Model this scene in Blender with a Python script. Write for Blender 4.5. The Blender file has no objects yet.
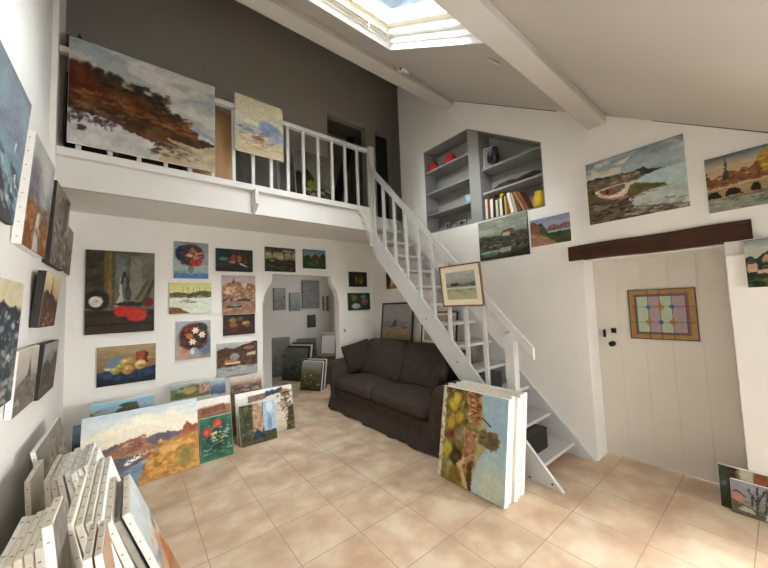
import bpy, bmesh, math, random
import numpy as np
from mathutils import Matrix, Vector
C = bpy.context.scene.collection
H = 1.65
R = math.radians
random.seed(7)

# ------------------------------------------------------------------ colours / materials
def lin1(c):
    return c/12.92 if c <= .04045 else ((c+.055)/1.055)**2.4
def hx(h):
    return tuple(int(h[i:i+2], 16)/255 for i in (0, 2, 4))
def lin(h):
    return tuple(lin1(c) for c in hx(h)) + (1,)
MAT = {}
def mat(name, col, rough=.6, var=0., scale=6., bump=0., bscale=30., metal=0., spec=.5, coat=0.):
    if name in MAT: return MAT[name]
    m = bpy.data.materials.new(name); m.use_nodes = True
    nt = m.node_tree; b = nt.nodes['Principled BSDF']
    b.inputs['Roughness'].default_value = rough; b.inputs['Metallic'].default_value = metal
    b.inputs['Specular IOR Level'].default_value = spec
    if coat: b.inputs['Coat Weight'].default_value = coat
    tc = nt.nodes.new('ShaderNodeTexCoord')
    n = nt.nodes.new('ShaderNodeTexNoise'); n.inputs['Scale'].default_value = scale; n.inputs['Detail'].default_value = 4
    nt.links.new(tc.outputs['Object'], n.inputs['Vector'])
    r = nt.nodes.new('ShaderNodeValToRGB')
    c = lin(col)
    r.color_ramp.elements[0].position = .3; r.color_ramp.elements[1].position = .7
    r.color_ramp.elements[0].color = tuple(max(0, x*(1-var)) for x in c[:3])+(1,)
    r.color_ramp.elements[1].color = tuple(min(1, x*(1+var)) for x in c[:3])+(1,)
    nt.links.new(n.outputs['Fac'], r.inputs['Fac']); nt.links.new(r.outputs['Color'], b.inputs['Base Color'])
    if bump:
        n2 = nt.nodes.new('ShaderNodeTexNoise'); n2.inputs['Scale'].default_value = bscale; n2.inputs['Detail'].default_value = 5
        nt.links.new(tc.outputs['Object'], n2.inputs['Vector'])
        bp = nt.nodes.new('ShaderNodeBump'); bp.inputs['Strength'].default_value = bump; bp.inputs['Distance'].default_value = .01
        nt.links.new(n2.outputs['Fac'], bp.inputs['Height']); nt.links.new(bp.outputs['Normal'], b.inputs['Normal'])
    MAT[name] = m
    return m
WALL = mat('white_plaster', 'eeebe4', .85, .015, 3, .25, 14)
WALLL = WALL
UPPER = mat('taupe_paint', 'b8b1a4', .9, .02, 3, .2, 14)
CEIL = mat('ceiling_plaster', 'cbc5bc', .9, .015, 2, .15, 10)
WOODW = mat('white_painted_wood', 'd8d5cf', .5, .02, 8, .03, 30)
STAIRW = mat('stair_paint', 'cbcac7', .5, .02, 8, .03, 30)
NICHE = mat('grey_paint', '8f8d89', .8, .02, 4, .1, 20)
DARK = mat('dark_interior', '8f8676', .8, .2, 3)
DARKG = mat('dark_grey_panel', '3e403c', .6, .1, 3)
BLACK = mat('black_paint', '141210', .45, .1, 8)
EDGE = mat('white_canvas_edge', 'f1eee6', .8, .04, 20, .2, 90)
EDGE2 = mat('cream_canvas_edge', 'e6dfd0', .8, .06, 20, .2, 90)
EDGED = mat('dark_canvas_edge', '2a2520', .7, .2, 20)
STAPLE = mat('staple_steel', '8b8680', .4, .1, 8, metal=.6)
PINE = mat('pine_stretcher', 'c9a878', .6, .12, 12)
TAN = mat('tan_board', 'cda577', .7, .06, 5)
GOLDW = mat('walnut_frame', '7a5634', .4, .15, 20, .2, 50)
MATB = mat('cream_mount', 'f0e6cf', .9, .02, 8)
LINTEL = mat('dark_oak', '3c1e09', .8, .35, 6, .6, 18)
SOFA = mat('charcoal_fabric', '463d36', .95, .16, 14, .5, 220, spec=.2)
SOFA2 = mat('charcoal_fabric_pillow', '3d342e', .95, .16, 14, .5, 220, spec=.2)
IRON = mat('black_iron', '17181a', .4, .1, 8, metal=.6)
LEAD = mat('lead_came', '3a3833', .5, .1, 8, metal=.5)
PLASTIC = mat('white_plastic', 'e4e2dc', .4, .02, 8)

def tile_mat():
    m = bpy.data.materials.new('terracotta_cream_tiles'); m.use_nodes = True
    nt = m.node_tree; b = nt.nodes['Principled BSDF']; L = nt.links
    tc = nt.nodes.new('ShaderNodeTexCoord')
    mp = nt.nodes.new('ShaderNodeMapping'); mp.inputs['Location'].default_value = (-TX0, -TY0, 0)
    L.new(tc.outputs['Object'], mp.inputs['Vector'])
    br = nt.nodes.new('ShaderNodeTexBrick'); br.offset = 0; br.squash = 1
    br.inputs['Scale'].default_value = 1; br.inputs['Brick Width'].default_value = TILE; br.inputs['Row Height'].default_value = TILE
    br.inputs['Mortar Size'].default_value = .0032; br.inputs['Mortar Smooth'].default_value = .2; br.inputs['Bias'].default_value = 0
    br.inputs['Color1'].default_value = (0, 0, 0, 1); br.inputs['Color2'].default_value = (1, 1, 1, 1)
    L.new(mp.outputs['Vector'], br.inputs['Vector'])
    n = nt.nodes.new('ShaderNodeTexNoise'); n.inputs['Scale'].default_value = 3.6; n.inputs['Detail'].default_value = 3
    L.new(tc.outputs['Object'], n.inputs['Vector'])
    r = nt.nodes.new('ShaderNodeValToRGB'); e = r.color_ramp.elements
    e[0].position = .34; e[0].color = lin('c2a388'); e[1].position = .66; e[1].color = lin('e0cdb3')
    k = e.new(.5); k.color = lin('d2b89b')
    L.new(n.outputs['Fac'], r.inputs['Fac'])
    hs = nt.nodes.new('ShaderNodeHueSaturation')
    mr = nt.nodes.new('ShaderNodeMapRange'); mr.inputs['To Min'].default_value = .95; mr.inputs['To Max'].default_value = 1.04
    L.new(br.outputs['Color'], mr.inputs['Value']); L.new(mr.outputs['Result'], hs.inputs['Value'])
    L.new(r.outputs['Color'], hs.inputs['Color'])
    mx = nt.nodes.new('ShaderNodeMix'); mx.data_type = 'RGBA'
    L.new(br.outputs['Fac'], mx.inputs[0]); L.new(hs.outputs['Color'], mx.inputs[6]); mx.inputs[7].default_value = lin('ae9983')
    L.new(mx.outputs[2], b.inputs['Base Color'])
    rr = nt.nodes.new('ShaderNodeMapRange'); rr.inputs['To Min'].default_value = .38; rr.inputs['To Max'].default_value = .8
    L.new(br.outputs['Fac'], rr.inputs['Value']); L.new(rr.outputs['Result'], b.inputs['Roughness'])
    bp = nt.nodes.new('ShaderNodeBump'); bp.invert = True; bp.inputs['Strength'].default_value = .5; bp.inputs['Distance'].default_value = .004
    L.new(br.outputs['Fac'], bp.inputs['Height']); L.new(bp.outputs['Normal'], b.inputs['Normal'])
    b.inputs['Specular IOR Level'].default_value = .35
    return m
TILE = .4545; TX0 = 1.3255 - 5*.4545; TY0 = 1.135 - 8*.4545
TILES = tile_mat()
def paint_mat():
    m = bpy.data.materials.new('oil_paint'); m.use_nodes = True
    nt = m.node_tree; b = nt.nodes['Principled BSDF']; L = nt.links
    a = nt.nodes.new('ShaderNodeAttribute'); a.attribute_name = 'paint'
    tc = nt.nodes.new('ShaderNodeTexCoord')
    n = nt.nodes.new('ShaderNodeTexNoise'); n.inputs['Scale'].default_value = 70; n.inputs['Detail'].default_value = 3
    L.new(tc.outputs['Object'], n.inputs['Vector'])
    mr = nt.nodes.new('ShaderNodeMapRange'); mr.inputs['To Min'].default_value = .86; mr.inputs['To Max'].default_value = 1.1
    L.new(n.outputs['Fac'], mr.inputs['Value'])
    hs = nt.nodes.new('ShaderNodeHueSaturation'); L.new(mr.outputs['Result'], hs.inputs['Value'])
    L.new(a.outputs['Color'], hs.inputs['Color']); L.new(hs.outputs['Color'], b.inputs['Base Color'])
    b.inputs['Roughness'].default_value = .5; b.inputs['Specular IOR Level'].default_value = .3
    bp = nt.nodes.new('ShaderNodeBump'); bp.inputs['Strength'].default_value = .35; bp.inputs['Distance'].default_value = .004
    L.new(n.outputs['Fac'], bp.inputs['Height']); L.new(bp.outputs['Normal'], b.inputs['Normal'])
    return m
PAINT = paint_mat()

# ------------------------------------------------------------------ mesh helpers
def box(bm, x0, x1, y0, y1, z0, z1, mi=0, M=None):
    v = [bm.verts.new(Vector(p) if M is None else M @ Vector(p)) for p in
         [(x0,y0,z0),(x1,y0,z0),(x1,y1,z0),(x0,y1,z0),(x0,y0,z1),(x1,y0,z1),(x1,y1,z1),(x0,y1,z1)]]
    for f in ((0,3,2,1),(4,5,6,7),(0,1,5,4),(1,2,6,5),(2,3,7,6),(3,0,4,7)):
        fc = bm.faces.new([v[i] for i in f]); fc.material_index = mi
    return v
def prism(bm, poly, f0, f1, mi=0):
    """poly of 2-D points, f0/f1 map a 2-D point to the near / far 3-D point"""
    a = [bm.verts.new(f0(p)) for p in poly]; b = [bm.verts.new(f1(p)) for p in poly]
    n = len(poly)
    fs = [bm.faces.new(a), bm.faces.new(b[::-1])]
    for i in range(n): fs.append(bm.faces.new([a[i], b[i], b[(i+1) % n], a[(i+1) % n]]))
    for f in fs: f.material_index = mi
    bmesh.ops.recalc_face_normals(bm, faces=fs)
def tube(bm, p, q, r0, r1=None, n=12, mi=0):
    r1 = r0 if r1 is None else r1
    p = Vector(p); q = Vector(q); d = (q-p).normalized()
    a = d.orthogonal().normalized(); b = d.cross(a)
    A = [bm.verts.new(p+(a*math.cos(2*math.pi*i/n)+b*math.sin(2*math.pi*i/n))*r0) for i in range(n)]
    B = [bm.verts.new(q+(a*math.cos(2*math.pi*i/n)+b*math.sin(2*math.pi*i/n))*r1) for i in range(n)]
    fs = [bm.faces.new(A[::-1]), bm.faces.new(B)]
    for i in range(n):
        fs.append(bm.faces.new([A[i], A[(i+1) % n], B[(i+1) % n], B[i]]))
    for f in fs: f.material_index = mi; f.smooth = n > 6
    fs[0].smooth = fs[1].smooth = False
def lathe(bm, prof, c=(0,0,0), n=20, mi=0):
    rings = []
    for r, z in prof:
        rings.append([bm.verts.new((c[0]+r*math.cos(2*math.pi*i/n), c[1]+r*math.sin(2*math.pi*i/n), c[2]+z)) for i in range(n)])
    for a, b in zip(rings, rings[1:]):
        for i in range(n):
            f = bm.faces.new([a[i], a[(i+1) % n], b[(i+1) % n], b[i]]); f.smooth = True; f.material_index = mi
    bm.faces.new(rings[0][::-1]).material_index = mi; bm.faces.new(rings[-1]).material_index = mi
def rbox(bm, c, s, r, puff=(0,0,0), n=10, fn=None, M=None):
    """rounded, optionally puffed box"""
    idx = {}
    hx_, hy, hz = s[0]/2, s[1]/2, s[2]/2
    def vert(i, j, k):
        key = (i, j, k)
        if key in idx: return idx[key]
        t = [2*q/n-1 for q in key]
        t = [math.copysign(abs(q)**.75, q) if q else 0 for q in t]
        p = Vector((t[0]*hx_, t[1]*hy, t[2]*hz))
        inner = Vector((max(-hx_+r, min(hx_-r, p.x)), max(-hy+r, min(hy-r, p.y)), max(-hz+r, min(hz-r, p.z))))
        d = p-inner
        if d.length > 1e-9: p = inner+d.normalized()*min(r, max(abs(d.x), abs(d.y), abs(d.z)))
        f = [(1-q*q) for q in t]
        p.x += t[0]*puff[0]*f[1]*f[2]; p.y += t[1]*puff[1]*f[0]*f[2]; p.z += t[2]*puff[2]*f[0]*f[1]
        if fn: p = fn(p, t)
        p = p+Vector(c)
        if M is not None: p = M @ p
        v = bm.verts.new(p); idx[key] = v
        return v
    for ax in range(3):
        for side in (0, n):
            for a in range(n):
                for b in range(n):
                    ks = []
                    for (da, db) in ((0,0),(1,0),(1,1),(0,1)):
                        k = [0,0,0]; k[ax] = side; k[(ax+1) % 3] = a+da; k[(ax+2) % 3] = b+db
                        ks.append(vert(*k))
                    if side == 0: ks = ks[::-1]
                    f = bm.faces.new(ks); f.smooth = True
def obj(name, bm, mats, parent=None, bevel=0., loc=None):
    me = bpy.data.meshes.new(name); bm.normal_update(); bm.to_mesh(me); bm.free()
    o = bpy.data.objects.new(name, me); C.objects.link(o)
    for m in (mats if isinstance(mats, (list, tuple)) else [mats]): me.materials.append(m)
    if parent is not None: o.parent = parent
    if loc is not None: o.location = loc
    if bevel:
        b = o.modifiers.new('bevel', 'BEVEL'); b.width = bevel; b.segments = 2; b.limit_method = 'ANGLE'; b.angle_limit = R(40)
    return o
def new(): return bmesh.new()
def tag(o, label, cat, group=None, kind=None):
    if label: o['label'] = label
    if cat: o['category'] = cat
    if group: o['group'] = group
    if kind: o['kind'] = kind
    return o
def thing(name, label, cat, loc=(0,0,0), rot=(0,0,0), group=None):
    o = bpy.data.objects.new(name, None); C.objects.link(o); o.empty_display_size = .1
    o.location = loc; o.rotation_euler = rot
    return tag(o, label, cat, group)
def struct(name, bm, m, label=None, bevel=0, cat=None):
    o = obj(name, bm, m, bevel=bevel); o['kind'] = 'structure'
    if label: o['label'] = label
    o['category'] = cat or name.split('_')[0]
    return o

# ------------------------------------------------------------------ a small oil painter (procedural pictures)
class Pic:
    def __init__(s, w, h, n, base='888888', seed=1, warp=.012):
        s.nx = max(8, int(n)); s.ny = max(8, int(n*h/w)); s.asp = w/h
        u = np.linspace(0, 1, s.nx); v = np.linspace(0, 1, s.ny)
        s.U0, s.V0 = np.meshgrid(u, v); s.seed = seed; s.k = 0
        s.U = s.U0+.55*warp*s.noise(9, 9)+.4*warp*s.noise(38, 38, 2); s.V = s.V0+(.55*warp*s.noise(9, 9)+.4*warp*s.noise(38, 38, 2))*min(2, s.asp)
        s.img = np.ones((s.ny, s.nx, 3))*np.array(hx(base))
    def noise(s, fu, fv, octv=3):
        out = 0; amp = 1; tot = 0
        for o in range(octv):
            s.k += 1; rs = np.random.RandomState(s.seed*131+s.k)
            gx = int(fu)+3; gy = int(fv)+3; g = rs.rand(gy, gx)*2-1
            x = s.U0*fu; y = s.V0*fv; xi = x.astype(int); yi = y.astype(int); fx = x-xi; fy = y-yi
            fx = fx*fx*(3-2*fx); fy = fy*fy*(3-2*fy)
            out = out+amp*((g[yi, xi]*(1-fx)+g[yi, xi+1]*fx)*(1-fy)+(g[yi+1, xi]*(1-fx)+g[yi+1, xi+1]*fx)*fy)
            tot += amp; amp *= .55; fu *= 2; fv *= 2
        return out/tot
    def mix(s, m, col, var=.06, fu=14, fv=14):
        c = np.array(hx(col)) if isinstance(col, str) else col
        n = s.noise(fu, fv)[..., None]*var
        s.img = s.img*(1-m[..., None])+(c+n)*m[..., None]; return s
    def grad(s, stops, var=.04, fu=5, fv=12, u0=0, u1=1):
        vs = [a for a, _ in stops]; cs = np.array([hx(c) for _, c in stops])
        t = s.V+.03*s.noise(4, 6)
        g = np.stack([np.interp(t, vs, cs[:, i]) for i in range(3)], -1)
        s.img = g+s.noise(fu, fv)[..., None]*var; return s
    def clouds(s, col, v0, v1, amt=.7, fu=4, fv=7, thr=.05):
        n = s.noise(fu, fv, 4); m = np.clip((n-thr)*4, 0, 1)*amt
        m = m*np.clip((s.V-v0)/.06, 0, 1)*np.clip((v1-s.V)/.06, 0, 1)
        return s.mix(m, col, .03)
    def land(s, prof, col, var=.08, soft=.012, rough=.01, fu=16, fv=16):
        us = [a for a, _ in prof]; vs = [b for _, b in prof]
        top = np.interp(s.U, us, vs)+rough*s.noise(26, 3)
        return s.mix(np.clip((top-s.V)/soft+.5, 0, 1), col, var, fu, fv)
    def band(s, v0, v1, col, var=.06, soft=.015, u0=-1, u1=2, fu=8, fv=20, a=1):
        m = np.clip((s.V-v0)/soft+.5, 0, 1)*np.clip((v1-s.V)/soft+.5, 0, 1)*np.clip((s.U-u0)/.01+.5, 0, 1)*np.clip((u1-s.U)/.01+.5, 0, 1)
        return s.mix(m*a, col, var, fu, fv)
    def blob(s, u, v, ru, rv, col, var=.08, soft=.25, rot=0, a=1):
        du = (s.U-u)*s.asp; dv = s.V-v; c, n = math.cos(R(rot)), math.sin(R(rot))
        x = (du*c+dv*n)/(ru*s.asp); y = (-du*n+dv*c)/rv
        d = np.sqrt(x*x+y*y)
        return s.mix(np.clip((1-d)/soft+.5, 0, 1)*a, col, var)
    def poly(s, pts, col, var=.06, soft=.008, a=1):
        ins = np.zeros(s.U.shape, bool); d = np.full(s.U.shape, 9.)
        for (a0, b0), (a1, b1) in zip(pts, pts[1:]+pts[:1]):
            L = (a1-a0)**2+(b1-b0)**2 or 1e-9
            t = np.clip(((s.U-a0)*(a1-a0)+(s.V-b0)*(b1-b0))/L, 0, 1)
            d = np.minimum(d, np.hypot(s.U-a0-t*(a1-a0), s.V-b0-t*(b1-b0)))
            if b0 != b1: ins ^= ((b0 > s.V) != (b1 > s.V)) & (s.U < (a1-a0)*(s.V-b0)/(b1-b0)+a0)
        return s.mix(np.clip(np.where(ins, d, -d)/soft+.5, 0, 1)*a, col, var)
    def dabs(s, u0, u1, v0, v1, cols, n, size=.03, asp=2., seed=0, a=.62, rot=0):
        rs = random.Random(s.seed*77+seed+n)
        for i in range(int(n*1.5)):
            u = rs.uniform(u0, u1); v = rs.uniform(v0, v1); z = size*rs.uniform(.3, 1.05)
            s.blob(u, v, z*asp*rs.uniform(.7, 1.7)/s.asp, z*.8, rs.choice(cols), .05, .5, rot+rs.uniform(-20, 20), a)
        return s
    def line(s, u0, v0, u1, v1, w, col, a=1):
        du = (u1-u0)*s.asp; dv = v1-v0; L = math.hypot(du, dv)
        x = ((s.U-u0)*s.asp*du+(s.V-v0)*dv)/(L*L); px = (s.U-u0)*s.asp-x*du; py = (s.V-v0)-x*dv
        d = np.hypot(px, py); m = np.clip((w-d)/(w*.6)+.5, 0, 1)*(x > 0)*(x < 1)
        return s.mix(m*a, col, .04)
    def done(s):
        iy, ix = np.indices(s.U0.shape); k = s.nx/90
        jx = np.clip((ix+1.0*k*s.noise(45, 45, 2)).round().astype(int), 0, s.nx-1); jy = np.clip((iy+1.0*k*s.noise(45, 45, 2)).round().astype(int), 0, s.ny-1)
        c = s.img[jy, jx]+.03*s.noise(30, 30, 2)[..., None]
        g = c.mean(-1, keepdims=True); c = g+(c-g)*.84; c = np.clip((c-.45)*1.14+.405, .02, 1)
        return np.where(c <= .04045, c/12.92, ((c+.055)/1.055)**2.4)

def surface(parent, pic, w, h, y, name='painted_surface'):
    """the painted face of a canvas: a thin slab, coloured per vertex; stands in local XZ facing -Y"""
    col = pic.done(); ny, nx = col.shape[:2]
    xs = np.linspace(-w/2, w/2, nx); zs = np.linspace(0, h, ny)
    X, Z = np.meshgrid(xs, zs); n = nx*ny
    co = np.zeros((n+4, 3)); co[:n, 0] = X.ravel(); co[:n, 1] = y; co[:n, 2] = Z.ravel()
    bk = [(-w/2, 0), (w/2, 0), (w/2, h), (-w/2, h)]
    for i, (a, b) in enumerate(bk): co[n+i] = (a, y+.0015, b)
    i = np.arange(n).reshape(ny, nx)
    q = np.stack([i[:-1, :-1], i[:-1, 1:], i[1:, 1:], i[1:, :-1]], -1).reshape(-1, 4)
    faces = [tuple(int(k) for k in r) for r in q]
    c = [0, nx-1, n-1, n-nx]
    faces.append((n+3, n+2, n+1, n))
    for a in range(4): faces.append((c[a], n+a, n+(a+1) % 4, c[(a+1) % 4]))
    me = bpy.data.meshes.new(name); me.from_pydata([tuple(v) for v in co], [], faces)
    at = me.color_attributes.new('paint', 'FLOAT_COLOR', 'POINT')
    cc = np.ones((n+4, 4), dtype=np.float32); cc[:n, :3] = col.reshape(-1, 3); cc[n:, :3] = (.6, .57, .5)
    at.data.foreach_set('color', cc.ravel())
    me.materials.append(PAINT)
    o = bpy.data.objects.new(name, me); C.objects.link(o); o.parent = parent
    return o
_b = bmesh.new(); box(_b, -.0014, .0014, -.004, .004, -.0022, .0022); STAPLE_ME = bpy.data.meshes.new('staple'); _b.to_mesh(STAPLE_ME); _b.free(); STAPLE_ME.materials.append(STAPLE)
ROTS = {'back': 0., 'right': -90., 'left': 90.}
def canvas(label, group, w, h, pic, loc, yaw, tilt=0., th=.022, edge=None, name='canvas_painting', staples='', cat='painting', roll=0., sname='painted_surface'):
    """loc = bottom centre of the back face. tilt > 0 leans the top towards the viewer."""
    t = thing(name, label, cat, loc, (R(tilt), R(roll), R(yaw)), group)
    bm = new(); box(bm, -w/2, w/2, -th, 0, 0, h)
    body = obj('stretched_canvas', bm, edge or EDGE, t, bevel=.003)
    if pic is not None: surface(t, pic, w-.004, h-.004, -th-.0016, sname)
    if staples:
        def st(x, y, z):
            o = bpy.data.objects.new('staple', STAPLE_ME); C.objects.link(o); o.parent = body; o.location = (x, y, z)
        for s_ in (-1, 1):
            if ('L' if s_ < 0 else 'R') in staples:
                k = min(10, max(3, int(h/.09)))
                for i in range(k): st(s_*w/2, -th*.5, h*(i+.5)/k)
        if 'T' in staples:
            k = min(8, max(3, int(w/.09)))
            for i in range(k): st(-w/2+w*(i+.5)/k, -th*.5, h)
    return t
def framed(label, group, w, h, pic, loc, yaw, tilt=0., fw=.025, mw=.05, th=.025, fm=None, mm=None, name='framed_picture', cat='picture'):
    t = thing(name, label, cat, loc, (R(tilt), 0, R(yaw)), group)
    bm = new()
    for a in ((-w/2, w/2, 0, fw), (-w/2, w/2, h-fw, h), (-w/2, -w/2+fw, fw, h-fw), (w/2-fw, w/2, fw, h-fw)):
        box(bm, a[0], a[1], -th, 0, a[2], a[3])
    obj('frame', bm, fm or GOLDW, t, bevel=.003)
    bm = new(); box(bm, -w/2+fw, w/2-fw, -th*.45, -.001, fw, h-fw)
    obj('mount', bm, mm or MATB, t)
    o = surface(t, pic, w-2*fw-2*mw, h-2*fw-2*mw, -th*.45-.002, 'print'); o.location = (0, 0, fw+mw)
    return t
EXPO = 1.06

# ================================================================== THE ROOM
XR, YB, XL = 3.685, 5.0, -.58          # right wall, back wall, left wall
def zc(y): return 2.835+.634*y if y <= 3 else 4.737+.88*(y-3)
bm = new(); box(bm, -1.7, 5.2, -1.6, 8.3, -.12, 0)
struct('floor', bm, TILES, 'cream and terracotta square ceramic tile floor with brown grout', cat='floor')

# right wall: prisms between y stations, leaving the door and the niche open
bm = new()
def col(y0, y1, z0a, z0b, z1a, z1b, x0=XR, x1=XR+.31):
    prism(bm, [(y0, z0a), (y1, z0b), (y1, z1b), (y0, z1a)], lambda p: Vector((x0, p[0], p[1])), lambda p: Vector((x1, p[0], p[1])))
def coltop(y0, y1, za, zb): col(y0, y1, za, zb, zc(y0)+.05, zc(y1)+.05)
coltop(-1.5, -1.25, 0, 0); coltop(-.3, .26, 0, 0); col(-1.25, -.3, 0, 0, .75, .75); coltop(-1.25, -.3, 1.9, 1.9); coltop(.26, 1.275, 2.045, 2.045); coltop(1.275, 1.61, 0, 0)  # also leaves an opening for the added side window
col(1.61, 3.46, 0, 0, 2.70, 2.745); coltop(1.61, 2.41, 3.46, 3.97); coltop(2.41, 2.60, 3.97, 4.09); coltop(2.60, 3.0, 4.09, 4.09); coltop(3.0, 3.46, 4.09, 4.09)
coltop(3.46, 4.03, 0, 0); col(4.03, 5.2, 0, 0, 2.85, 2.85)
struct('wall_right', bm, WALL, 'white plastered wall with the door, the niche and the staircase', cat='wall')
bm = new(); box(bm, XR-.045, XR, -.28, .26, 0, 1.93)
struct('trim_1', bm, WALL, 'white boxed pilaster right of the white door', bevel=.006, cat='trim')
# left wall, with its upper part ending where the mezzanine opens
bm = new()
px_ = lambda a: (lambda p: Vector((a, p[0], p[1])))
prism(bm, [(-1.5, 0), (5.2, 0), (5.2, 3.05), (-1.5, 3.05)][0:2]+[(5.2, 2.9), (4.2, 2.9), (4.2, zc(4.2)+.05), (3, zc(3)+.05), (-1.5, zc(-1.5)+.05)], px_(XL-.2), px_(XL))
struct('wall_left', bm, WALLL, 'white plastered wall hung with unframed paintings on the left', cat='wall')
bm = new(); box(bm, XL, -.542, 3.86, 4.2, 2.815, zc(4.0)-.15)
struct('trim_12', bm, WALL, 'narrow white pilaster where the mezzanine meets the left wall', cat='trim')
bm = new(); box(bm, -1.7, -1.55, 4.0, 5.2, 2.9, 6.9); box(bm, -1.7, XL-.2, 4.0, 4.2, 2.9, 6.2)
struct('wall_upper_left', bm, UPPER, 'taupe wall closing the mezzanine on the left', cat='wall')
# back wall under the mezzanine with its doorway
bm = new()
box(bm, XL, 1.575, YB, YB+.16, 0, 2.9); box(bm, 2.93, XR, YB, YB+.16, 0, 2.9); box(bm, 1.575, 2.93, YB, YB+.16, 2.2, 2.9)
struct('wall_back', bm, WALL, 'white wall under the mezzanine hung with small paintings', cat='wall')
def corbel(s, x):
    b = new()
    pr = [(0, 0), (.155, 0), (.155, -.085), (.148, -.12), (.132, -.155), (.105, -.20), (.07, -.25), (.042, -.30), (.025, -.36), (.02, -.44), (0, -.45)]
    prism(b, [(x+s*a, 2.2+z) for a, z in pr], lambda p: Vector((p[0], YB-.012, p[1])), lambda p: Vector((p[0], YB+.12, p[1])))
    return b
struct('trim_2', corbel(1, 1.575), WALL, 'white scrolled corbel at the upper left of the doorway', cat='trim')
struct('trim_3', corbel(-1, 2.93), WALL, 'white scrolled corbel at the upper right of the doorway', cat='trim')
# upper back wall of the mezzanine with two dark doorways
bm = new()
for a in ((-1.7, 2.79, 2.86, 6.9), (3.655, 3.9, 2.86, 6.9), (4.33, 5.2, 2.86, 6.9), (2.79, 3.655, 5.23, 6.9), (3.9, 4.33, 5.27, 6.9)):
    box(bm, a[0], a[1], YB, YB+.15, a[2], a[3])
struct('wall_upper_back', bm, UPPER, 'taupe rear wall of the mezzanine', cat='wall')
bm = new()
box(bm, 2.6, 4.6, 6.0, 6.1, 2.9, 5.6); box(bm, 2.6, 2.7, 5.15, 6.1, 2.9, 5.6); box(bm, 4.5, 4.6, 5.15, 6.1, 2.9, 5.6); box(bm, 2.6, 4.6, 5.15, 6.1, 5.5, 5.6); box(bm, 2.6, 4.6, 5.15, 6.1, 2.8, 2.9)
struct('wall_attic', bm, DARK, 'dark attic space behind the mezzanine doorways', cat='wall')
bm = new()
prism(bm, [(2.98, 3.1), (3.12, 3.1), (3.66, 5.2), (3.52, 5.2)], lambda p: Vector((p[0], 5.4, p[1])), lambda p: Vector((p[0], 5.5, p[1])))
struct('trim_4', bm, BLACK, 'dark diagonal brace seen through the left mezzanine doorway', cat='trim')
bm = new(); box(bm, 3.9, 4.33, 5.16, 5.2, 3.15, 5.27)
struct('door_2', bm, DARKG, 'narrow dark grey door at the right end of the mezzanine', cat='door')
bm = new(); box(bm, 5.0, 5.2, 3.9, 5.2, 2.86, 6.9); box(bm, XR+.31, 5.2, 3.83, 4.03, 2.86, 6.3)
struct('wall_upper_right', bm, UPPER, 'taupe wall closing the landing on the right', cat='wall')
# front wall behind the camera, with glazed doors that let the daylight in
bm = new()
box(bm, XL, -.2, -1.5, -1.3, 0, 2.05); box(bm, 3.3, XR, -1.5, -1.3, 0, 2.05); box(bm, -.2, 3.3, -1.5, -1.3, 1.93, 2.05)
struct('wall_front', bm, WALL, 'white wall with the wide patio opening', cat='wall')
t = thing('window_2', 'white wooden frame of the wide patio opening', 'window', (0, -1.4, 0)); t['kind'] = 'structure'
for x0, x1, z0, z1 in ((-.2, -.13, 0, 1.93), (3.23, 3.3, 0, 1.93), (-.2, 3.3, 1.86, 1.93), (1.52, 1.58, 0, 1.86)):
    b = new(); box(b, x0, x1, -.03, .03, z0, z1); obj('frame_bar', b, WOODW, t)

t = thing('added_side_window', 'white wooden frame of an added side window, out of view, that brightens the left wall', 'window', (XR+.2, -.775, .75)); t['kind'] = 'structure'  # window added out of view so that light reaches the left wall
for y0, y1, z0, z1 in ((-.475, -.42, 0, 1.15), (.42, .475, 0, 1.15), (-.42, .42, 0, .055), (-.42, .42, 1.095, 1.15), (-.025, .025, .055, 1.095)):
    b = new(); box(b, -.03, .03, y0, y1, z0, z1); obj('frame_bar', b, WOODW, t)
# mezzanine floor, lip, fascia
bm = new()
prism(bm, [(-1.7, 3.95), (2.985, 3.95), (2.985, 4.2), (5.2, 4.2), (5.2, 5.05), (-1.7, 5.05)][0:6], lambda p: Vector((p[0], p[1], 2.85)), lambda p: Vector((p[0], p[1], 3.15)))
struct('floor_mezzanine', bm, WALL, 'white boarded mezzanine floor', cat='floor')
bm = new(); box(bm, -.541, 2.93, 3.875, 3.96, 3.085, 3.16)
struct('trim_5', bm, WOODW, 'white projecting lip along the mezzanine edge', bevel=.006, cat='trim')
bm = new(); box(bm, XL, 2.90, 3.93, 3.985, 2.81, 3.09)
struct('trim_6', bm, WOODW, 'white fascia board under the mezzanine lip', bevel=.004, cat='trim')
bm = new(); prism(bm, [(3.79, 3.085), (3.93, 3.085), (3.93, 2.83), (3.90, 2.83), (3.79, 2.90)], lambda p: Vector((1.13, p[0], p[1])), lambda p: Vector((1.168, p[0], p[1])))
struct('trim_7', bm, WOODW, 'small white bracket under the mezzanine lip', cat='trim')
bm = new()
prism(bm, [(2.90, 3.085), (2.66, 3.085), (2.67, 3.04), (2.72, 3.01), (2.75, 2.95), (2.74, 2.91), (2.78, 2.87), (2.80, 2.80), (2.84, 2.76), (2.86, 2.68), (2.90, 2.66)],
      lambda p: Vector((p[0], 3.87, p[1])), lambda p: Vector((p[0], 3.93, p[1])))
struct('trim_8', bm, WOODW, 'carved white bracket under the end post of the mezzanine', cat='trim')

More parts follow.
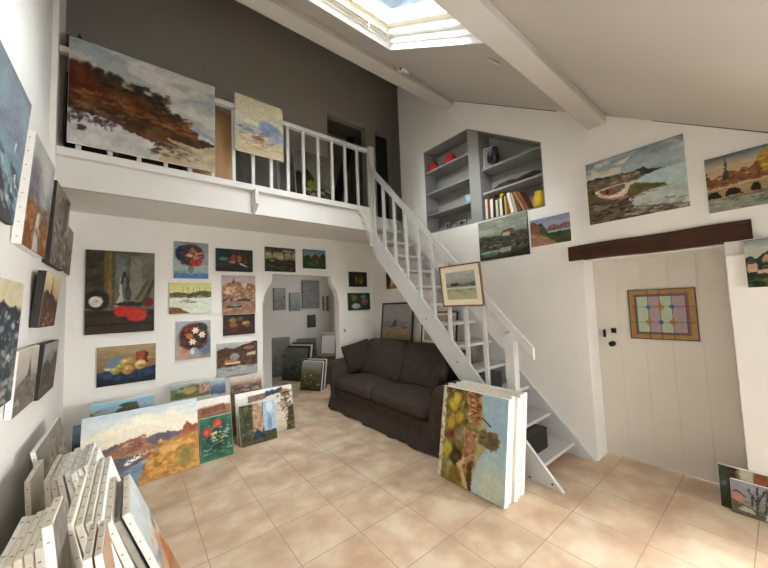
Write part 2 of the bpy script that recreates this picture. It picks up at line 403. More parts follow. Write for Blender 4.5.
# ceiling with the skylight opening
SX0, SX1, SY0, SY1 = .98, 2.14, 1.28, 2.425
def S(x, y, d): return Vector((x, y, zc(y)+d))
def slab(bm, x0, x1, y0, y1, d0=0, d1=.27, mi=0):
    v = [bm.verts.new(S(*p)) for p in [(x0,y0,d0),(x1,y0,d0),(x1,y1,d0),(x0,y1,d0),(x0,y0,d1),(x1,y0,d1),(x1,y1,d1),(x0,y1,d1)]]
    for f in ((0,3,2,1),(4,5,6,7),(0,1,5,4),(1,2,6,5),(2,3,7,6),(3,0,4,7)): bm.faces.new([v[i] for i in f]).material_index = mi
bm = new()
slab(bm, XL-.2, SX0, -1.5, 3.0); slab(bm, SX1, XR+.31, -1.5, 3.0); slab(bm, SX0, SX1, -1.5, SY0); slab(bm, SX0, SX1, SY1, 3.0)
struct('ceiling', bm, CEIL, 'sloping plastered ceiling with the skylight opening', cat='ceiling')
bm = new(); slab(bm, -1.7, 5.2, 3.0, 5.2)
struct('ceiling_mezzanine', bm, UPPER, 'steeper taupe ceiling above the mezzanine', cat='ceiling')
bm = new()
for ya_, yb_ in ((-.15, .62), (1.42, 2.78)):
    prism(bm, [(ya_, zc(ya_)-.009), (yb_, zc(yb_)-.005), (yb_, zc(yb_)), (ya_, zc(ya_))], lambda p: Vector((XR-.003, p[0], p[1])), lambda p: Vector((XR+.01, p[0], p[1])))
struct('trim_13', bm, DARKG, 'thin dark crack between the right wall and the sloping ceiling', cat='trim')
bm = new(); box(bm, XL, XR, .965, 1.125, 3.375, 3.7)
struct('trim_9', bm, CEIL, 'boxed ceiling beam in front of the skylight', bevel=.01, cat='trim')
bm = new(); box(bm, XL, XR, 2.80, 2.985, 4.545, 4.9)
struct('trim_10', bm, CEIL, 'boxed ceiling beam in front of the mezzanine', bevel=.01, cat='trim')
# skylight
t = thing('window_1', 'white skylight in the sloping ceiling with a view of pale sky', 'window', (0, 0, 0)); t['kind'] = 'structure'
def ring(i0, i1, d0, d1):
    b = new()
    slab(b, SX0+i0, SX1-i0, SY0+i0, SY0+i1, d0, d1); slab(b, SX0+i0, SX1-i0, SY1-i1, SY1-i0, d0, d1)
    slab(b, SX0+i0, SX0+i1, SY0+i1, SY1-i1, d0, d1); slab(b, SX1-i1, SX1-i0, SY0+i1, SY1-i1, d0, d1)
    return b
LIN = mat('white_lining', 'f2f1ee', .5, .01, 8)
obj('window_lining', ring(0, .035, .07, .27), LIN, t); obj('window_frame', ring(.035, .09, .13, .31), LIN, t)
b = new(); e9 = .006
slab(b, SX0, SX0+e9, SY0, SY1, .002, .07); slab(b, SX1-e9, SX1, SY0, SY1, .002, .07); slab(b, SX0+e9, SX1-e9, SY0, SY0+e9, .002, .07); slab(b, SX0+e9, SX1-e9, SY1-e9, SY1, .002, .07)
obj('reveal_board', b, LIN, t)
CREAMW = mat('cream_sash', 'e6dcc2', .5, .04, 8)
obj('window_sash', ring(.09, .155, .20, .34), CREAMW, t)
g = bpy.data.materials.new('clear_glass'); g.use_nodes = True; nt = g.node_tree; nt.nodes.clear()
o_ = nt.nodes.new('ShaderNodeOutputMaterial'); mx = nt.nodes.new('ShaderNodeMixShader'); tr = nt.nodes.new('ShaderNodeBsdfTransparent'); gl = nt.nodes.new('ShaderNodeBsdfGlossy')
fr = nt.nodes.new('ShaderNodeValue'); fr.outputs[0].default_value = .06; gl.inputs['Roughness'].default_value = .02; tr.inputs['Color'].default_value = (.93, .97, 1, 1)
nt.links.new(fr.outputs[0], mx.inputs[0]); nt.links.new(tr.outputs[0], mx.inputs[1]); nt.links.new(gl.outputs[0], mx.inputs[2]); nt.links.new(mx.outputs[0], o_.inputs[0])
b = new(); slab(b, SX0+.15, SX1-.15, SY0+.15, SY1-.15, .27, .276); obj('glass_pane', b, g, t)
b = new(); tube(b, S(SX0+.1, SY1-.1, .12), S(SX1-.09, SY1-.1, .12), .012); tube(b, S(SX0+.1, SY1-.07, .10), S(SX1-.09, SY1-.07, .10), .008)
obj('blind_rod', b, CREAMW, t)
b = new(); tube(b, S(SX1-.35, SY1-.1, .12), S(SX1-.35, SY1-.1, .03), .004); obj('pull_cord', b, PLASTIC, t)

# side room seen through the doorway
SR = mat('side_room_plaster', 'dcd9d3', .9, .02, 3)
bm = new()
box(bm, 1.0, 4.6, 8.0, 8.1, 0, 2.8); box(bm, 1.0, 1.1, 5.16, 8.1, 0, 2.8)
box(bm, 4.4, 4.5, 7.2, 8.1, 0, 2.8); box(bm, 4.4, 4.5, 5.16, 5.5, 0, 2.8); box(bm, 4.4, 4.5, 5.5, 7.2, 0, .9); box(bm, 4.4, 4.5, 5.5, 7.2, 2.2, 2.8); box(bm, XR, 4.5, 5.1, 5.16, 0, 2.8)
struct('wall_side_room', bm, SR, 'white walls of the small side room', cat='wall')
bm = new(); box(bm, 1.1, 2.22, 6.5, 6.6, 0, 2.8)
struct('wall_partition', bm, SR, 'white partition at the left of the side room', cat='wall')
bm = new(); box(bm, 1.0, 4.5, 5.16, 8.1, 2.7, 2.8)
struct('ceiling_side_room', bm, SR, 'white ceiling of the side room', cat='ceiling')

# door in the right wall
t = thing('door_1', 'plain white door with a stained glass panel and a black knob', 'door', (3.955, .77, 0)); t['kind'] = 'structure'
b = new()
for i in range(5):
    y0 = -.505+i*.202; box(b, 0, .04, y0+.0002, y0+.2018, .012, 2.04)
obj('door_leaf', b, mat('door_paint', 'd8d1c5', .5, .02, 3, .1, 12), t, bevel=.0006)
sg = obj('leaded_window', (lambda b: (box(b, -.008, .0, -.285, .21, .44+.78, .51+1.19), b)[1])(new()), mat('ochre_glass', '9c7636', .25, .15, 25), t)
def dq(u, v): return (-.008, .21-u*.495, 1.22+v*.48)
b = new()
PG = mat('pale_green_glass', 'a9b79a', .2, .1, 30); PM = mat('mauve_glass', 'a0888b', .2, .1, 30); PB = mat('brown_glass', '6d463c', .25, .15, 30); PO = mat('amber_glass', 'a8803f', .2, .1, 30); PBL = mat('blue_glass', '4a6784', .2, .1, 30)
box(b, -.0095, -.008, -.235, .165, 1.265, 1.655); obj('inner_border', b, PB, sg)
us = [-.215, -.12, -.033, .055, .145]; zs_ = [1.285, 1.385, 1.53, 1.635]
for r_ in range(3):
    for c_ in range(4):
        b = new(); box(b, -.011, -.0095, us[c_], us[c_+1], zs_[r_], zs_[r_+1]); obj('pane', b, (PG, PM)[(r_+c_) % 2 == (1 if r_ == 1 else 0)], sg)
for (y, z, m_) in [(us[1], zs_[2], PBL), (us[2], zs_[2], PO), (us[3], zs_[2], PBL), (us[1], zs_[1], PO), (us[2], zs_[1], PBL), (us[3], zs_[1], PO)]:
    k = .036 if m_ is PO else .024
    b = new(); prism(b, [(y-k, z), (y, z-k*1.1), (y+k, z), (y, z+k*1.1)], lambda p: Vector((-.0118, p[0], p[1])), lambda p: Vector((-.0105, p[0], p[1]))); obj('diamond_pane', b, m_, sg)
b = new()
for y in us[1:4]: box(b, -.013, -.009, y-.002, y+.002, 1.225, 1.695)
for z in zs_[1:3]: box(b, -.013, -.009, -.28, .205, z-.002, z+.002)
for y in (us[0], us[4]): box(b, -.013, -.009, y-.003, y+.003, zs_[0], zs_[3])
for z in (zs_[0], zs_[3]): box(b, -.013, -.009, us[0], us[4], z-.003, z+.003)
for y in (-.283, .208): box(b, -.013, -.007, y-.004, y+.004, 1.22, 1.70)
for z in (1.222, 1.698): box(b, -.013, -.007, -.285, .21, z-.004, z+.004)
obj('lead_came', b, LEAD, sg)
b = new(); lathe(b, [(.026, 0), (.026, .006), (.012, .01), (.011, .035), (.024, .042), (.028, .055), (.022, .068), (.008, .072)], n=16)
bmesh.ops.rotate(b, verts=b.verts, cent=(0,0,0), matrix=Matrix.Rotation(R(-90), 3, 'Y')); o = obj('door_knob', b, IRON, t); o.location = (0, .372, 1.154)
b = new(); box(b, -.006, 0, .335, .38, 1.265, 1.315); obj('lock_plate', b, IRON, t)
b = new(); box(b, -.03, 0, .43, .447, 1.22, 1.30); obj('latch', b, IRON, t)
bm = new()
v = box(bm, XR-.03, XR+.1, .107, 1.397, 2.04, 2.192)
bmesh.ops.subdivide_edges(bm, edges=bm.edges[:], cuts=5, use_grid_fill=True)
for q in bm.verts:
    q.co.z += .005*math.sin(q.co.y*7)+random.uniform(-.003, .003); q.co.x += random.uniform(-.003, .003)
struct('trim_11', bm, LINTEL, 'rough dark oak lintel beam over the white door', cat='trim')

# ================================================================== RAILING AND STAIRCASE
t = thing('mezzanine_railing', 'white wooden balustrade along the mezzanine edge', 'railing', (1.2, 3.92, 3.16))
b = new(); box(b, -.541-1.2, 2.87-1.2, -.035, .03, .885, .945); obj('handrail', b, WOODW, t, bevel=.008)
for k in range(16):
    x = 2.686-.2205*k
    if x < -.5: break
    b = new(); box(b, x-1.2-.019, x-1.2+.019, -.019, .019, 0, .886); obj('baluster', b, WOODW, t, bevel=.004)
b = new(); box(b, 2.87-1.2, 2.955-1.2, -.09, -.0, -.62, .97); obj('end_post', b, WOODW, t, bevel=.006)

t = thing('staircase', 'steep white open-tread wooden staircase up to the mezzanine', 'staircase', (3.27, 1.3, 0))
def yz(poly, x0, x1):
    b = new(); prism(b, [(p[0]-1.3, p[1]) for p in poly], lambda p: Vector((x0-3.27, p[0], p[1])), lambda p: Vector((x1-3.27, p[0], p[1]))); return b
zu = lambda y: 1.09*(y-1.27); zl = lambda y: 1.1*(y-1.60)
obj('stringer', yz([(1.27, 0), (1.60, 0), (3.828, zl(3.828)), (3.828, zu(3.828))], 2.865, 2.90), STAIRW, t, bevel=.004)
obj('stringer', yz([(1.285, 0), (1.60, 0), (4.195, zl(4.195)), (4.195, 3.14), (4.16, 3.14)], 3.645, 3.682), STAIRW, t, bevel=.004)
for k in range(12):
    y = 1.468+.228*k; z = .142+.25*k
    b = new(); box(b, (2.9 if k < 10 else 2.957)-3.27, 3.645-3.27, y-1.3, min(y+.262, 4.195)-1.3, z-.034, z); obj('tread', b, STAIRW, t, bevel=.005)
zr = lambda y: 3.728+1.095*(y-3.762)
obj('stair_handrail', yz([(1.455, zr(1.455)), (1.455, zr(1.455)-.11), (3.828, zr(3.828)-.125), (3.828, zr(3.828))], 2.872, 2.906), STAIRW, t, bevel=.006)
for k in range(9):
    y = 1.955+.2285*k
    b = new(); box(b, 2.885-3.27-.017, 2.885-3.27+.017, y-1.3-.021, y-1.3+.021, zu(y)-.02, zr(y)-.1); obj('baluster', b, STAIRW, t, bevel=.003)
b = new(); box(b, 2.862-3.27, 2.95-3.27, 1.64-1.3, 1.735-1.3, .30, 1.335); obj('newel_post', b, STAIRW, t, bevel=.006)
for (y, z) in ((1.36, .045), (1.56, .03), (2.33, .98), (2.10, .72), (2.78, 1.45)):
    b = new(); tube(b, (2.865-3.27-.003, y-1.3, z), (2.866-3.27, y-1.3, z), .009, n=8); obj('bolt_head', b, IRON, t)
for k, (x0, x1, hgt, lab) in enumerate(((2.93, 3.33, .2, 'black box lying on the lowest stair tread'), (2.93, 3.30, .21, 'black box lying on the second stair tread'), (2.92, 3.3, .2, 'black box lying on the third stair tread'))):
    b = new(); y = 1.468+.228*k; z = .142+.25*k
    box(b, x0, x1, y+.13, y+.26, z, z+hgt-.02); box(b, x0-.004, x1+.004, y+.126, y+.264, z+hgt-.02, z+hgt)
    tag(obj('storage_box', b, BLACK, bevel=.004), lab, 'box', 'black boxes on the stairs')

# ================================================================== NICHE SHELVES AND WHAT STANDS ON THEM
t = thing('niche_shelving', 'grey built-in shelving in the angular wall niche', 'shelves', (3.9, 2.5, 2.74))
def nb(name, x0, x1, y0, y1, z0, z1, m=NICHE):
    b = new(); box(b, x0-3.9, x1-3.9, y0-2.5, y1-2.5, z0-2.74, z1-2.74); return obj(name, b, m, t)
def npz(name, poly, x0, x1, m=NICHE):
    b = new(); prism(b, [(p[0]-2.5, p[1]-2.74) for p in poly], lambda p: Vector((x0-3.9, p[0], p[1])), lambda p: Vector((x1-3.9, p[0], p[1]))); return obj(name, b, m, t)
e_ = .012
npz('back_panel', [(1.58, 2.68), (3.49, 2.71), (3.49, 4.12), (2.6, 4.12), (1.58, 3.47)], 3.965, 3.985)
npz('divider', [(2.44, 2.70), (2.615, 2.70), (2.615, 4.085), (2.44, 3.985)], XR+.004, 3.965)
npz('side_panel', [(3.448, 2.74), (3.46, 2.74), (3.46, 4.09), (3.448, 4.09)], XR+.002, 3.965)
npz('side_panel', [(1.61, 2.70), (1.622, 2.70), (1.622, 3.467), (1.61, 3.46)], XR+.002, 3.965)
npz('top_panel', [(2.59, 4.078), (3.46, 4.078), (3.46, 4.09), (2.59, 4.09)], XR+.002, 3.965)
npz('top_panel', [(1.61, 3.448), (2.415, 3.96), (2.415, 3.972), (1.61, 3.46)], XR+.002, 3.965)
npz('bottom_board', [(1.61, 2.70), (3.46, 2.745), (3.46, 2.76), (1.61, 2.715)], XR+.002, 3.965)
for z in (3.75, 3.40, 3.055): nb('shelf', XR+.01, 3.965, 2.59, 3.448, z-.026, z)
nb('shelf', XR+.01, 3.965, 1.622, 2.415, 3.404, 3.43); nb('shelf', XR+.01, 3.965, 1.622, 2.415, 3.074, 3.10)
REDC = mat('red_felt', 'b8161a', .9, .1, 20); 
for y, lab in ((3.34, 'red cap with a black brim, left one on the top niche shelf'), (3.0, 'red cap with a black brim, right one on the top niche shelf')):
    q = thing('cap', lab, 'cap', (3.785, y, 3.75), group='red caps in the niche')
    b = new(); lathe(b, [(.085, .0), (.088, .05), (.08, .1), (.055, .14), (.03, .155), (.006, .158)], n=20); obj('crown', b, REDC, q)
    b = new(); lathe(b, [(.06, 0), (.11, .004), (.11, .014), (.06, .02)], n=20)
    for v_ in b.verts: v_.co.x *= .75; v_.co.y = v_.co.y*.85+.075
    obj('brim', b, BLACK, q)
# small things
BWP = Pic(.2, .26, 24, '9a9a9c', 3).blob(.5, .5, .25, .3, '2c2a2c').blob(.5, .72, .14, .14, '777577')
framed('small silver framed black and white photograph on the upper right niche shelf', None, .2, .34, BWP, (3.80, 2.345, 3.431), -72, -8, .012, .006, .015, fm=mat('silver_metal', '8d8d8d', .3, .1, 8, metal=.8))
b = new(); lathe(b, [(.05, 0), (.055, .02), (.03, .04), (.045, .09), (.05, .14), (.025, .18), (.035, .21), (.03, .25), (.005, .265)], n=14)
tag(obj('figurine', b, mat('dark_bronze', '2f2c30', .4, .2, 10, metal=.4), loc=(3.745, 2.235, 3.431)), 'dark figurine in front of the silver framed photograph', 'figurine')
b = new()
for i in range(15):
    pass
pts = [(2.28, .02, .012), (2.18, .035, .03), (2.05, .04, .035), (1.95, .03, .022), (1.85, .045, .03), (1.74, .055, .03), (1.66, .05, .012)]
for (a, c_) in zip(pts, pts[1:]): tube(b, (0, a[0]-1.97, a[1]), (0, c_[0]-1.97, c_[1]), a[2], c_[2], n=10)
tag(obj('carved_ornament', b, mat('carved_dark_wood', '3a2a20', .5, .4, 6), loc=(3.745, 1.97, 3.10)), 'long dark carved wooden ornament lying on the middle right niche shelf', 'ornament')
BK = [('e8ddc8', .034, .27), ('8a3b2a', .03, .26), ('efe8da', .045, .25), ('3a2320', .03, .29), ('f0e6cc', .026, .22), ('7c8a4a', .02, .24), ('e9dfd0', .04, .23), ('241a18', .022, .26), ('d8b25a', .024, .24), ('efe9dd', .045, .27), ('c9b79a', .03, .26), ('a9713e', .035, .28), ('7d4a2c', .035, .27)]
bl = ['cream', 'rust red', 'white', 'dark brown', 'pale yellow', 'olive green', 'ivory', 'black', 'mustard', 'thick white', 'beige', 'light brown', 'brown']
y = 2.40
for i, ((c_, th, hh), nm) in enumerate(zip(BK, bl)):
    lean = 0 if i < 9 else (-11 if i < 11 else -24)
    y -= th/math.cos(R(lean))+.004+(.052 if i == 9 else .062 if i == 11 else .0)
    zb = 2.718+(y-1.61)*.0243
    q = thing('book', nm+' book in the row on the lowest niche shelf', 'book', (3.785, y, zb+.002+th*math.sin(R(-lean))), (R(lean), 0, 0), 'books in the niche')
    b = new(); box(b, -.085, .085, -0.0, th*.12, 0, hh); box(b, -.085, .085, th*.88, th, 0, hh); box(b, -.085, -.08, 0, th, 0, hh)
    obj('cover', b, mat('book_'+nm.replace(' ', '_'), c_, .6, .08, 20), q)
    b = new(); box(b, -.08, .08, th*.13, th*.87, .004, hh-.005); obj('pages', b, MATB, q)
b = new(); lathe(b, [(.05, 0), (.07, .03), (.075, .10), (.06, .15), (.05, .17), (.055, .2), (.045, .2), (.04, .17), (.0, .02)][:7], n=20)
tag(obj('pot', b, mat('yellow_glaze', 'd8b52a', .3, .08, 10), loc=(3.78, 1.715, 2.722)), 'yellow glazed pot at the right end of the lowest niche shelf', 'pot')
b = new(); lathe(b, [(.03, 0), (.036, .02), (.03, .05), (.015, .065)], n=14)
tag(obj('trinket', b, mat('yellow_plastic', 'dcc81e', .4, .05, 10), loc=(3.79, 2.19, 2.986)), 'small bright yellow trinket on top of the niche books', 'trinket')
b = new(); lathe(b, [(.028, 0), (.036, .005), (.045, .11), (.042, .11), (.034, .01), (.006, .008)], n=18)
tag(obj('drinking_glass', b, mat('pale_blue_glass', '9db7c4', .15, .05, 10), loc=(3.76, 2.70, 3.055)), 'pale blue glass on the lower left niche shelf', 'glass')
for y, w_, h_, lab in ((3.17, .10, .15, 'small upright framed photograph on the niche floor, left of the two'), (2.90, .17, .12, 'small wide framed photograph on the niche floor, right of the two')):
    framed(lab, 'small frames on the niche floor', w_, h_, Pic(w_, h_, 16, '77736e', 5).blob(.5, .5, .2, .3, '2e2a28'), (3.84, y, 2.763), -90, -8, .012, .008, .012, fm=IRON)

# little fittings
q = thing('spotlight', 'small white clip-on spotlight on the ceiling beam by the mezzanine', 'lamp', (2.60, 2.80, 4.56))
b = new(); box(b, -.03, .03, -.035, 0, -.0, .05); obj('clamp', b, PLASTIC, q, bevel=.004)
b = new(); tube(b, (0, -.03, .02), (-.02, -.07, .0), .009); tube(b, (-.03, -.075, .0), (.09, -.09, -.01), .03, .036, 16); obj('lamp_head', b, PLASTIC, q)
b = new(); tube(b, (-.036, -.074, .0), (-.03, -.075, .0), .02, .026, 16); obj('socket', b, IRON, q)
b = new(); tube(b, S(2.36, 1.43, -.015), S(2.47, 1.38, -.02), .009, n=10); tube(b, S(2.42, 1.405, -.018), S(2.42, 1.405, .0), .006, n=8)
tag(obj('ceiling_hook', b, PLASTIC), 'small white hook bar on the ceiling right of the skylight', 'hook')
q = thing('light_switch', 'small white light switch right of the doorway', 'switch', (3.03, 4.999, 1.21))
b = new(); box(b, -.04, .04, -.008, 0, -.04, .04); obj('switch_plate', b, PLASTIC, q, bevel=.003)
b = new(); box(b, -.018, .018, -.014, -.008, -.025, .025); obj('rocker', b, mat('grey_plastic', '9c9a94', .4, .05, 8), q)
q = thing('wall_socket', 'white socket low on the side room wall', 'socket', (2.72, 7.999, 1.0))
b = new(); box(b, -.05, .05, -.01, 0, -.06, .06); obj('socket_plate', b, PLASTIC, q, bevel=.003)
b = new(); tube(b, (0, -.012, 0), (0, -.01, 0), .03, n=14); obj('socket_face', b, PLASTIC, q)
b = new(); box(b, 3.87, 3.93, .30, .36, 0, .035)
tag(obj('door_stop', b, PLASTIC, bevel=.008), 'small white door stop at the foot of the white door', 'door stop')

# ================================================================== SOFA
t = thing('sofa', 'charcoal slipcovered two-seat sofa under the staircase', 'sofa', (3.0, 3.55, 0))
def sk(p, tt):
    k = max(0, (-tt[2]+.3))/1.3
    a = .022*math.sin(p.y*13)+.012*math.sin(p.y*31+1); bb = .02*math.sin(p.x*17)
    return Vector((p.x+(math.copysign(1, tt[0])*(k*.05+a*k) if abs(tt[0]) > .98 else 0), p.y+(math.copysign(1, tt[1])*(k*.03+bb*k) if abs(tt[1]) > .98 else 0), p.z))
b = new(); rbox(b, (.0, 0, .175), (.86, 2.40, .33), .03, n=26, fn=sk); obj('skirted_base', b, SOFA, t)
for s_ in (-1, 1):
    def af(p, tt, s_=s_):
        up = max(0, (p.z+.1))/.4
        p = Vector(p); p.y += s_*(up*.05+.035*max(0, up-.55)*2)
        if abs(tt[0]) > .98 or abs(tt[1]) > .98: p.y += .006*math.sin(p.x*30+p.z*9); p.x += .008*math.sin(p.y*40)
        if tt[0] > 0: p.z += .0
        return p
    b = new(); rbox(b, (-.0, s_*1.105, .385), (.90, .23, .73), .09, n=16, fn=af, puff=(0, .015, .02)); obj('armrest', b, SOFA, t)
b = new(); rbox(b, (.40, .03, .505), (.22, 2.04, 1.01), .07, n=16, puff=(0, 0, .012)); obj('backrest', b, SOFA, t)
for s_ in (-1, 1):
    def cf(p, tt): return Vector((p.x, p.y, p.z+.006*math.sin(p.x*14+p.y*9)+(.01*(1-tt[0]))))
    b = new(); rbox(b, (-.115, s_*.505, .425), (.74, .985, .175), .06, n=16, puff=(.02, .01, .045), fn=cf); obj('seat_cushion', b, SOFA, t)
    def bf(p, tt): return Vector((p.x+.10*(p.z/.3), p.y+.006*math.sin(p.z*25), p.z))
    b = new(); rbox(b, (.18, s_*.505+(.04 if s_ < 0 else 0), .785), (.20, .93 if s_ < 0 else .97, .57), .075, n=14, puff=(.05, .012, .02), fn=bf); obj('back_cushion', b, SOFA, t)
def pillow(lab, loc, rot, sz):
    def pf(p, tt):
        e = max(abs(tt[1]), abs(tt[2])); k = (1-tt[1]**2)*(1-tt[2]**2)
        pinch = 1-.07*(1-tt[1]**2)*(abs(tt[2]) > .6)-.0
        return Vector((p.x*(.12+.88*k**.5), p.y*(1+.05*tt[2]**2), p.z*(1+.06*tt[1]**2)))
    b = new(); rbox(b, (0, 0, 0), sz, .03, n=18, fn=pf)
    o = obj('throw_pillow', b, SOFA2, loc=loc); o.rotation_euler = [R(a) for a in rot]
    return tag(o, lab, 'cushion', 'sofa pillows')
pillow('dark square cushion leaning in the left corner of the sofa', (2.98, 4.50, .80), (-16, 8, 50), (.17, .46, .46))
pillow('dark cushion slumped against the right arm of the sofa', (2.93, 2.66, .735), (25, 20, -52), (.2, .44, .44))

# ================================================================== PAINTINGS
GB = 'unframed paintings on the back wall'; GR_ = 'unframed paintings on the right wall'; GL = 'unframed paintings on the left wall'
def onback(label, x0, x1, z0, z1, pic, th=.03, edge=None, tilt=0.):
    return canvas(label, GB, x1-x0, z1-z0, pic, ((x0+x1)/2, YB-.0005, z0), 0, tilt, th, edge)
# B1 still life with clock
p = Pic(.65, .98, 80, '4a4636', 11)
p.band(.3, 1, '5a5848', .08).band(.3, 1, '4b4430', .08, u1=.28).band(.33, 1, '8a6a2c', .08, .02, .3, .36).band(.33, 1, '6f6338', .06, .02, .25, .30).band(.32, .98, '6a6c5e', .06, .02, .40, .60)
p.band(.32, .95, '8b8674', .08, .02, .62, .80, a=.8).band(.3, 1, '75705c', .08, .02, .80, 1.1).poly([(.42,.95),(.56,.9),(.56,.62),(.42,.6)], '7a7e78', a=.6)
p.band(-.1, .3, '3a2c1e', .08).band(.0, .2, '4a3826', .08, fu=5, fv=20).band(.28, .305, '6f6655', .05).band(.1, .115, '251b12', .03)
p.blob(.16, .40, .17, .12, '2a2822').blob(.14, .385, .095, .065, 'd4cfba').blob(.14, .385, .06, .042, 'c7c4b4').line(.14, .385, .17, .40, .006, '222222')
p.poly([(.40,.32),(.58,.33),(.53,.38),(.51,.5),(.50,.68),(.475,.68),(.465,.45)], 'b4ae9c').line(.50, .6, .54, .75, .012, '3b382e').line(.54, .75, .60, .6, .012, '3b382e').line(.6, .6, .56, .5, .012, '3b382e')
p.blob(.66, .35, .26, .03, '3a3126').poly([(.38,.31),(.55,.33),(.74,.30),(.90,.26),(.84,.2),(.74,.13),(.62,.14),(.57,.2),(.45,.2)], 'b3261c', .1).blob(.52, .26, .12, .06, 'c8321f').blob(.74, .21, .14, .075, 'd03a24', .1).blob(.9, .37, .1, .06, '7c2b22')
p.line(.72, .4, .92, .65, .02, '5a5c3c').line(.85, .4, 1.0, .66, .02, '4a4c34').blob(.60, .48, .05, .09, '3d3b30', a=.6)
onback('large dark still life with a clock and a red cloth, leftmost on the back wall', -.423, .223, 1.43, 2.418, p, edge=EDGED)
p = Pic(.556, .458, 70, '9c7a52', 12).grad([(0, '33405a'), (.3, '3f4a58'), (.34, '8a6b48'), (1, 'b39a72')], .06)
p.poly([(-.05,.32),(.2,.38),(.55,.3),(1.05,.42),(1.05,-.05),(-.05,-.05)], '2c4560', .1).land([(0,.2),(.3,.12),(.7,.1),(1,.2)], '25303c', .1)
p.poly([(.12,.45),(.2,.68),(.44,.76),(.4,.5),(.24,.42)], '6f8796', .06).poly([(.12,.45),(.26,.42),(.4,.5),(.4,.46),(.26,.37),(.12,.40)], 'd0c4a8').poly([(.64,.5),(.64,.8),(.82,.84),(.84,.5)], 'a8502c', .08).poly([(.8,.5),(.8,.8),(.86,.78),(.87,.5)], '6e3420')
for u, v, r_, c_ in ((.48,.55,.11,'c9a14e'), (.3,.37,.08,'a9a848'), (.50,.36,.10,'cf9a52'), (.72,.47,.1,'d8b66a'), (.90,.6,.06,'b8843c'), (.38,.44,.08,'b99b48')):
    p.blob(u, v, r_, r_*1.15, c_, .1).blob(u+.03, v-.05, r_*.7, r_*.5, '7a5a30', .05, .6, a=.5).blob(u-.03, v+.04, r_*.35, r_*.3, 'efdc9c', .03, .6, a=.7)
onback('still life of pears and apples beside two books, below the clock painting', -.311, .245, .822, 1.28, p)
p = Pic(.41, .5, 60, '8fa3a6', 13).grad([(0, '5c84a8'), (.16, '7da0b6'), (.22, '9fb0ac'), (1, '8c9c9c')], .07)
p.band(-.1, .13, '4c7fae', .1).blob(.48, .28, .13, .17, 'a9b7aa').blob(.48, .24, .09, .11, '7a8a7c').blob(.5, .64, .36, .3, '4a3a3c', .12)
p.blob(.2, .68, .16, .2, '2b3350', .1).blob(.26, .5, .1, .12, '36404f').dabs(.2, .8, .45, .9, ['8a2430', 'c25a4a', 'e0a890', '5a2030', 'd98a78', '3a4a38'], 36, .05, 1, 1).blob(.62, .45, .18, .11, 'c24438', .12).dabs(.45, .8, .55, .8, ['e8c8b0', 'e09a84', 'c86450'], 14, .05, 1, 2).dabs(.1, .35, .5, .85, ['24304e', '3d4a6a'], 10, .05, 1, 3)
onback('dark red and pink bouquet in a glass vase above the pale yellow harbour scene', .425, .834, 2.102, 2.603, p)
p = Pic(.49, .415, 66, 'd8d69a', 14).grad([(0, 'c9d0bc'), (.45, 'dfe2c8'), (.6, 'b8b48c'), (.7, 'd9d890'), (1, 'd2cf86')], .05)
p.land([(0,.66),(.2,.7),(.45,.64),(.65,.72),(.85,.74),(1,.7)], '6c6446', .1).band(-.1, .52, 'd5dcc6', .08).dabs(0, 1, .5, .64, ['5a4a38', '8a7a58', 'c8b48c', '40362c', 'a05a3a'], 34, .025, 2.5, 1).land([(0,.22),(.2,.2),(.4,.06),(.6,-.1)], '8a6238', .1).dabs(.2, .6, .34, .44, ['4a4a42', '6a5c48'], 8, .02, 4, 2)
for u in (.3, .42, .55, .62, .7, .82): p.line(u, .6, u+.01, .86, .006, '5a5440', .8)
onback('pale yellow harbour scene with moored boats and masts, middle of the left column', .379, .87, 1.632, 2.047, p)
p = Pic(.405, .51, 60, 'a9a49a', 15).grad([(0, 'c09a7c'), (.25, 'b8a892'), (.5, '9aa4a0'), (1, 'b4b8c0')], .06)
p.blob(.85, .3, .25, .25, '6d7c92', .06, .6).blob(.5, .58, .42, .36, '5a2c20', .14).blob(.7, .8, .2, .14, '36482c').dabs(.15, .8, .35, .85, ['7c1f1c', 'a83a22', '5c1c1e', 'c8602c', '3c4a28', '8a2a20'], 44, .055, 1, 1)
p.blob(.5, .17, .14, .13, '9aa6a8').blob(.46, .2, .06, .08, 'd0d8d8').blob(.38, .6, .1, .08, 'cc7a28')
for u, v in ((.55,.74),(.74,.62),(.46,.45)):
    for k in range(6): p.blob(u+.06*math.cos(k*1.05), v+.05*math.sin(k*1.05), .05, .022, 'f2ecd8', .03, .4, rot=k*60)
    p.blob(u, v, .022, .02, 'd8b040')
p.blob(.2, .22, .12, .06, 'd87a58', a=.8)
onback('round bouquet of red flowers with three white daisies, bottom of the left column', .455, .86, 1.022, 1.533, p)
p = Pic(.50, .33, 60, '33403a', 16).grad([(0, '2b2a22'), (.3, '38382c'), (1, '2c3f3a')], .06)
p.blob(.55, .6, .2, .3, '5a2c1c', .1).blob(.45, .55, .08, .22, '8a4a2c').blob(.62, .58, .06, .16, 'a86a40').blob(.78, .5, .06, .18, '6c3a22').blob(.2, .55, .12, .08, '5c9078', .08).blob(.28, .75, .14, .12, '1e3a30').poly([(.6,.4),(.7,.36),(.86,.22),(.88,.2),(.76,.24),(.64,.32)], 'b8c8a0').blob(.42, .42, .1, .05, 'b08a5c')
onback('dark still life with copper jugs and green vegetables, top of the second column', .928, 1.431, 2.217, 2.547, p, edge=EDGED)
p = Pic(.46, .567, 64, 'c8a888', 17).grad([(0, 'c49a5c'), (.2, 'd8bc88'), (.3, 'c8b8a0'), (.78, 'c8b4a8'), (1, 'b8a8ac')], .06)
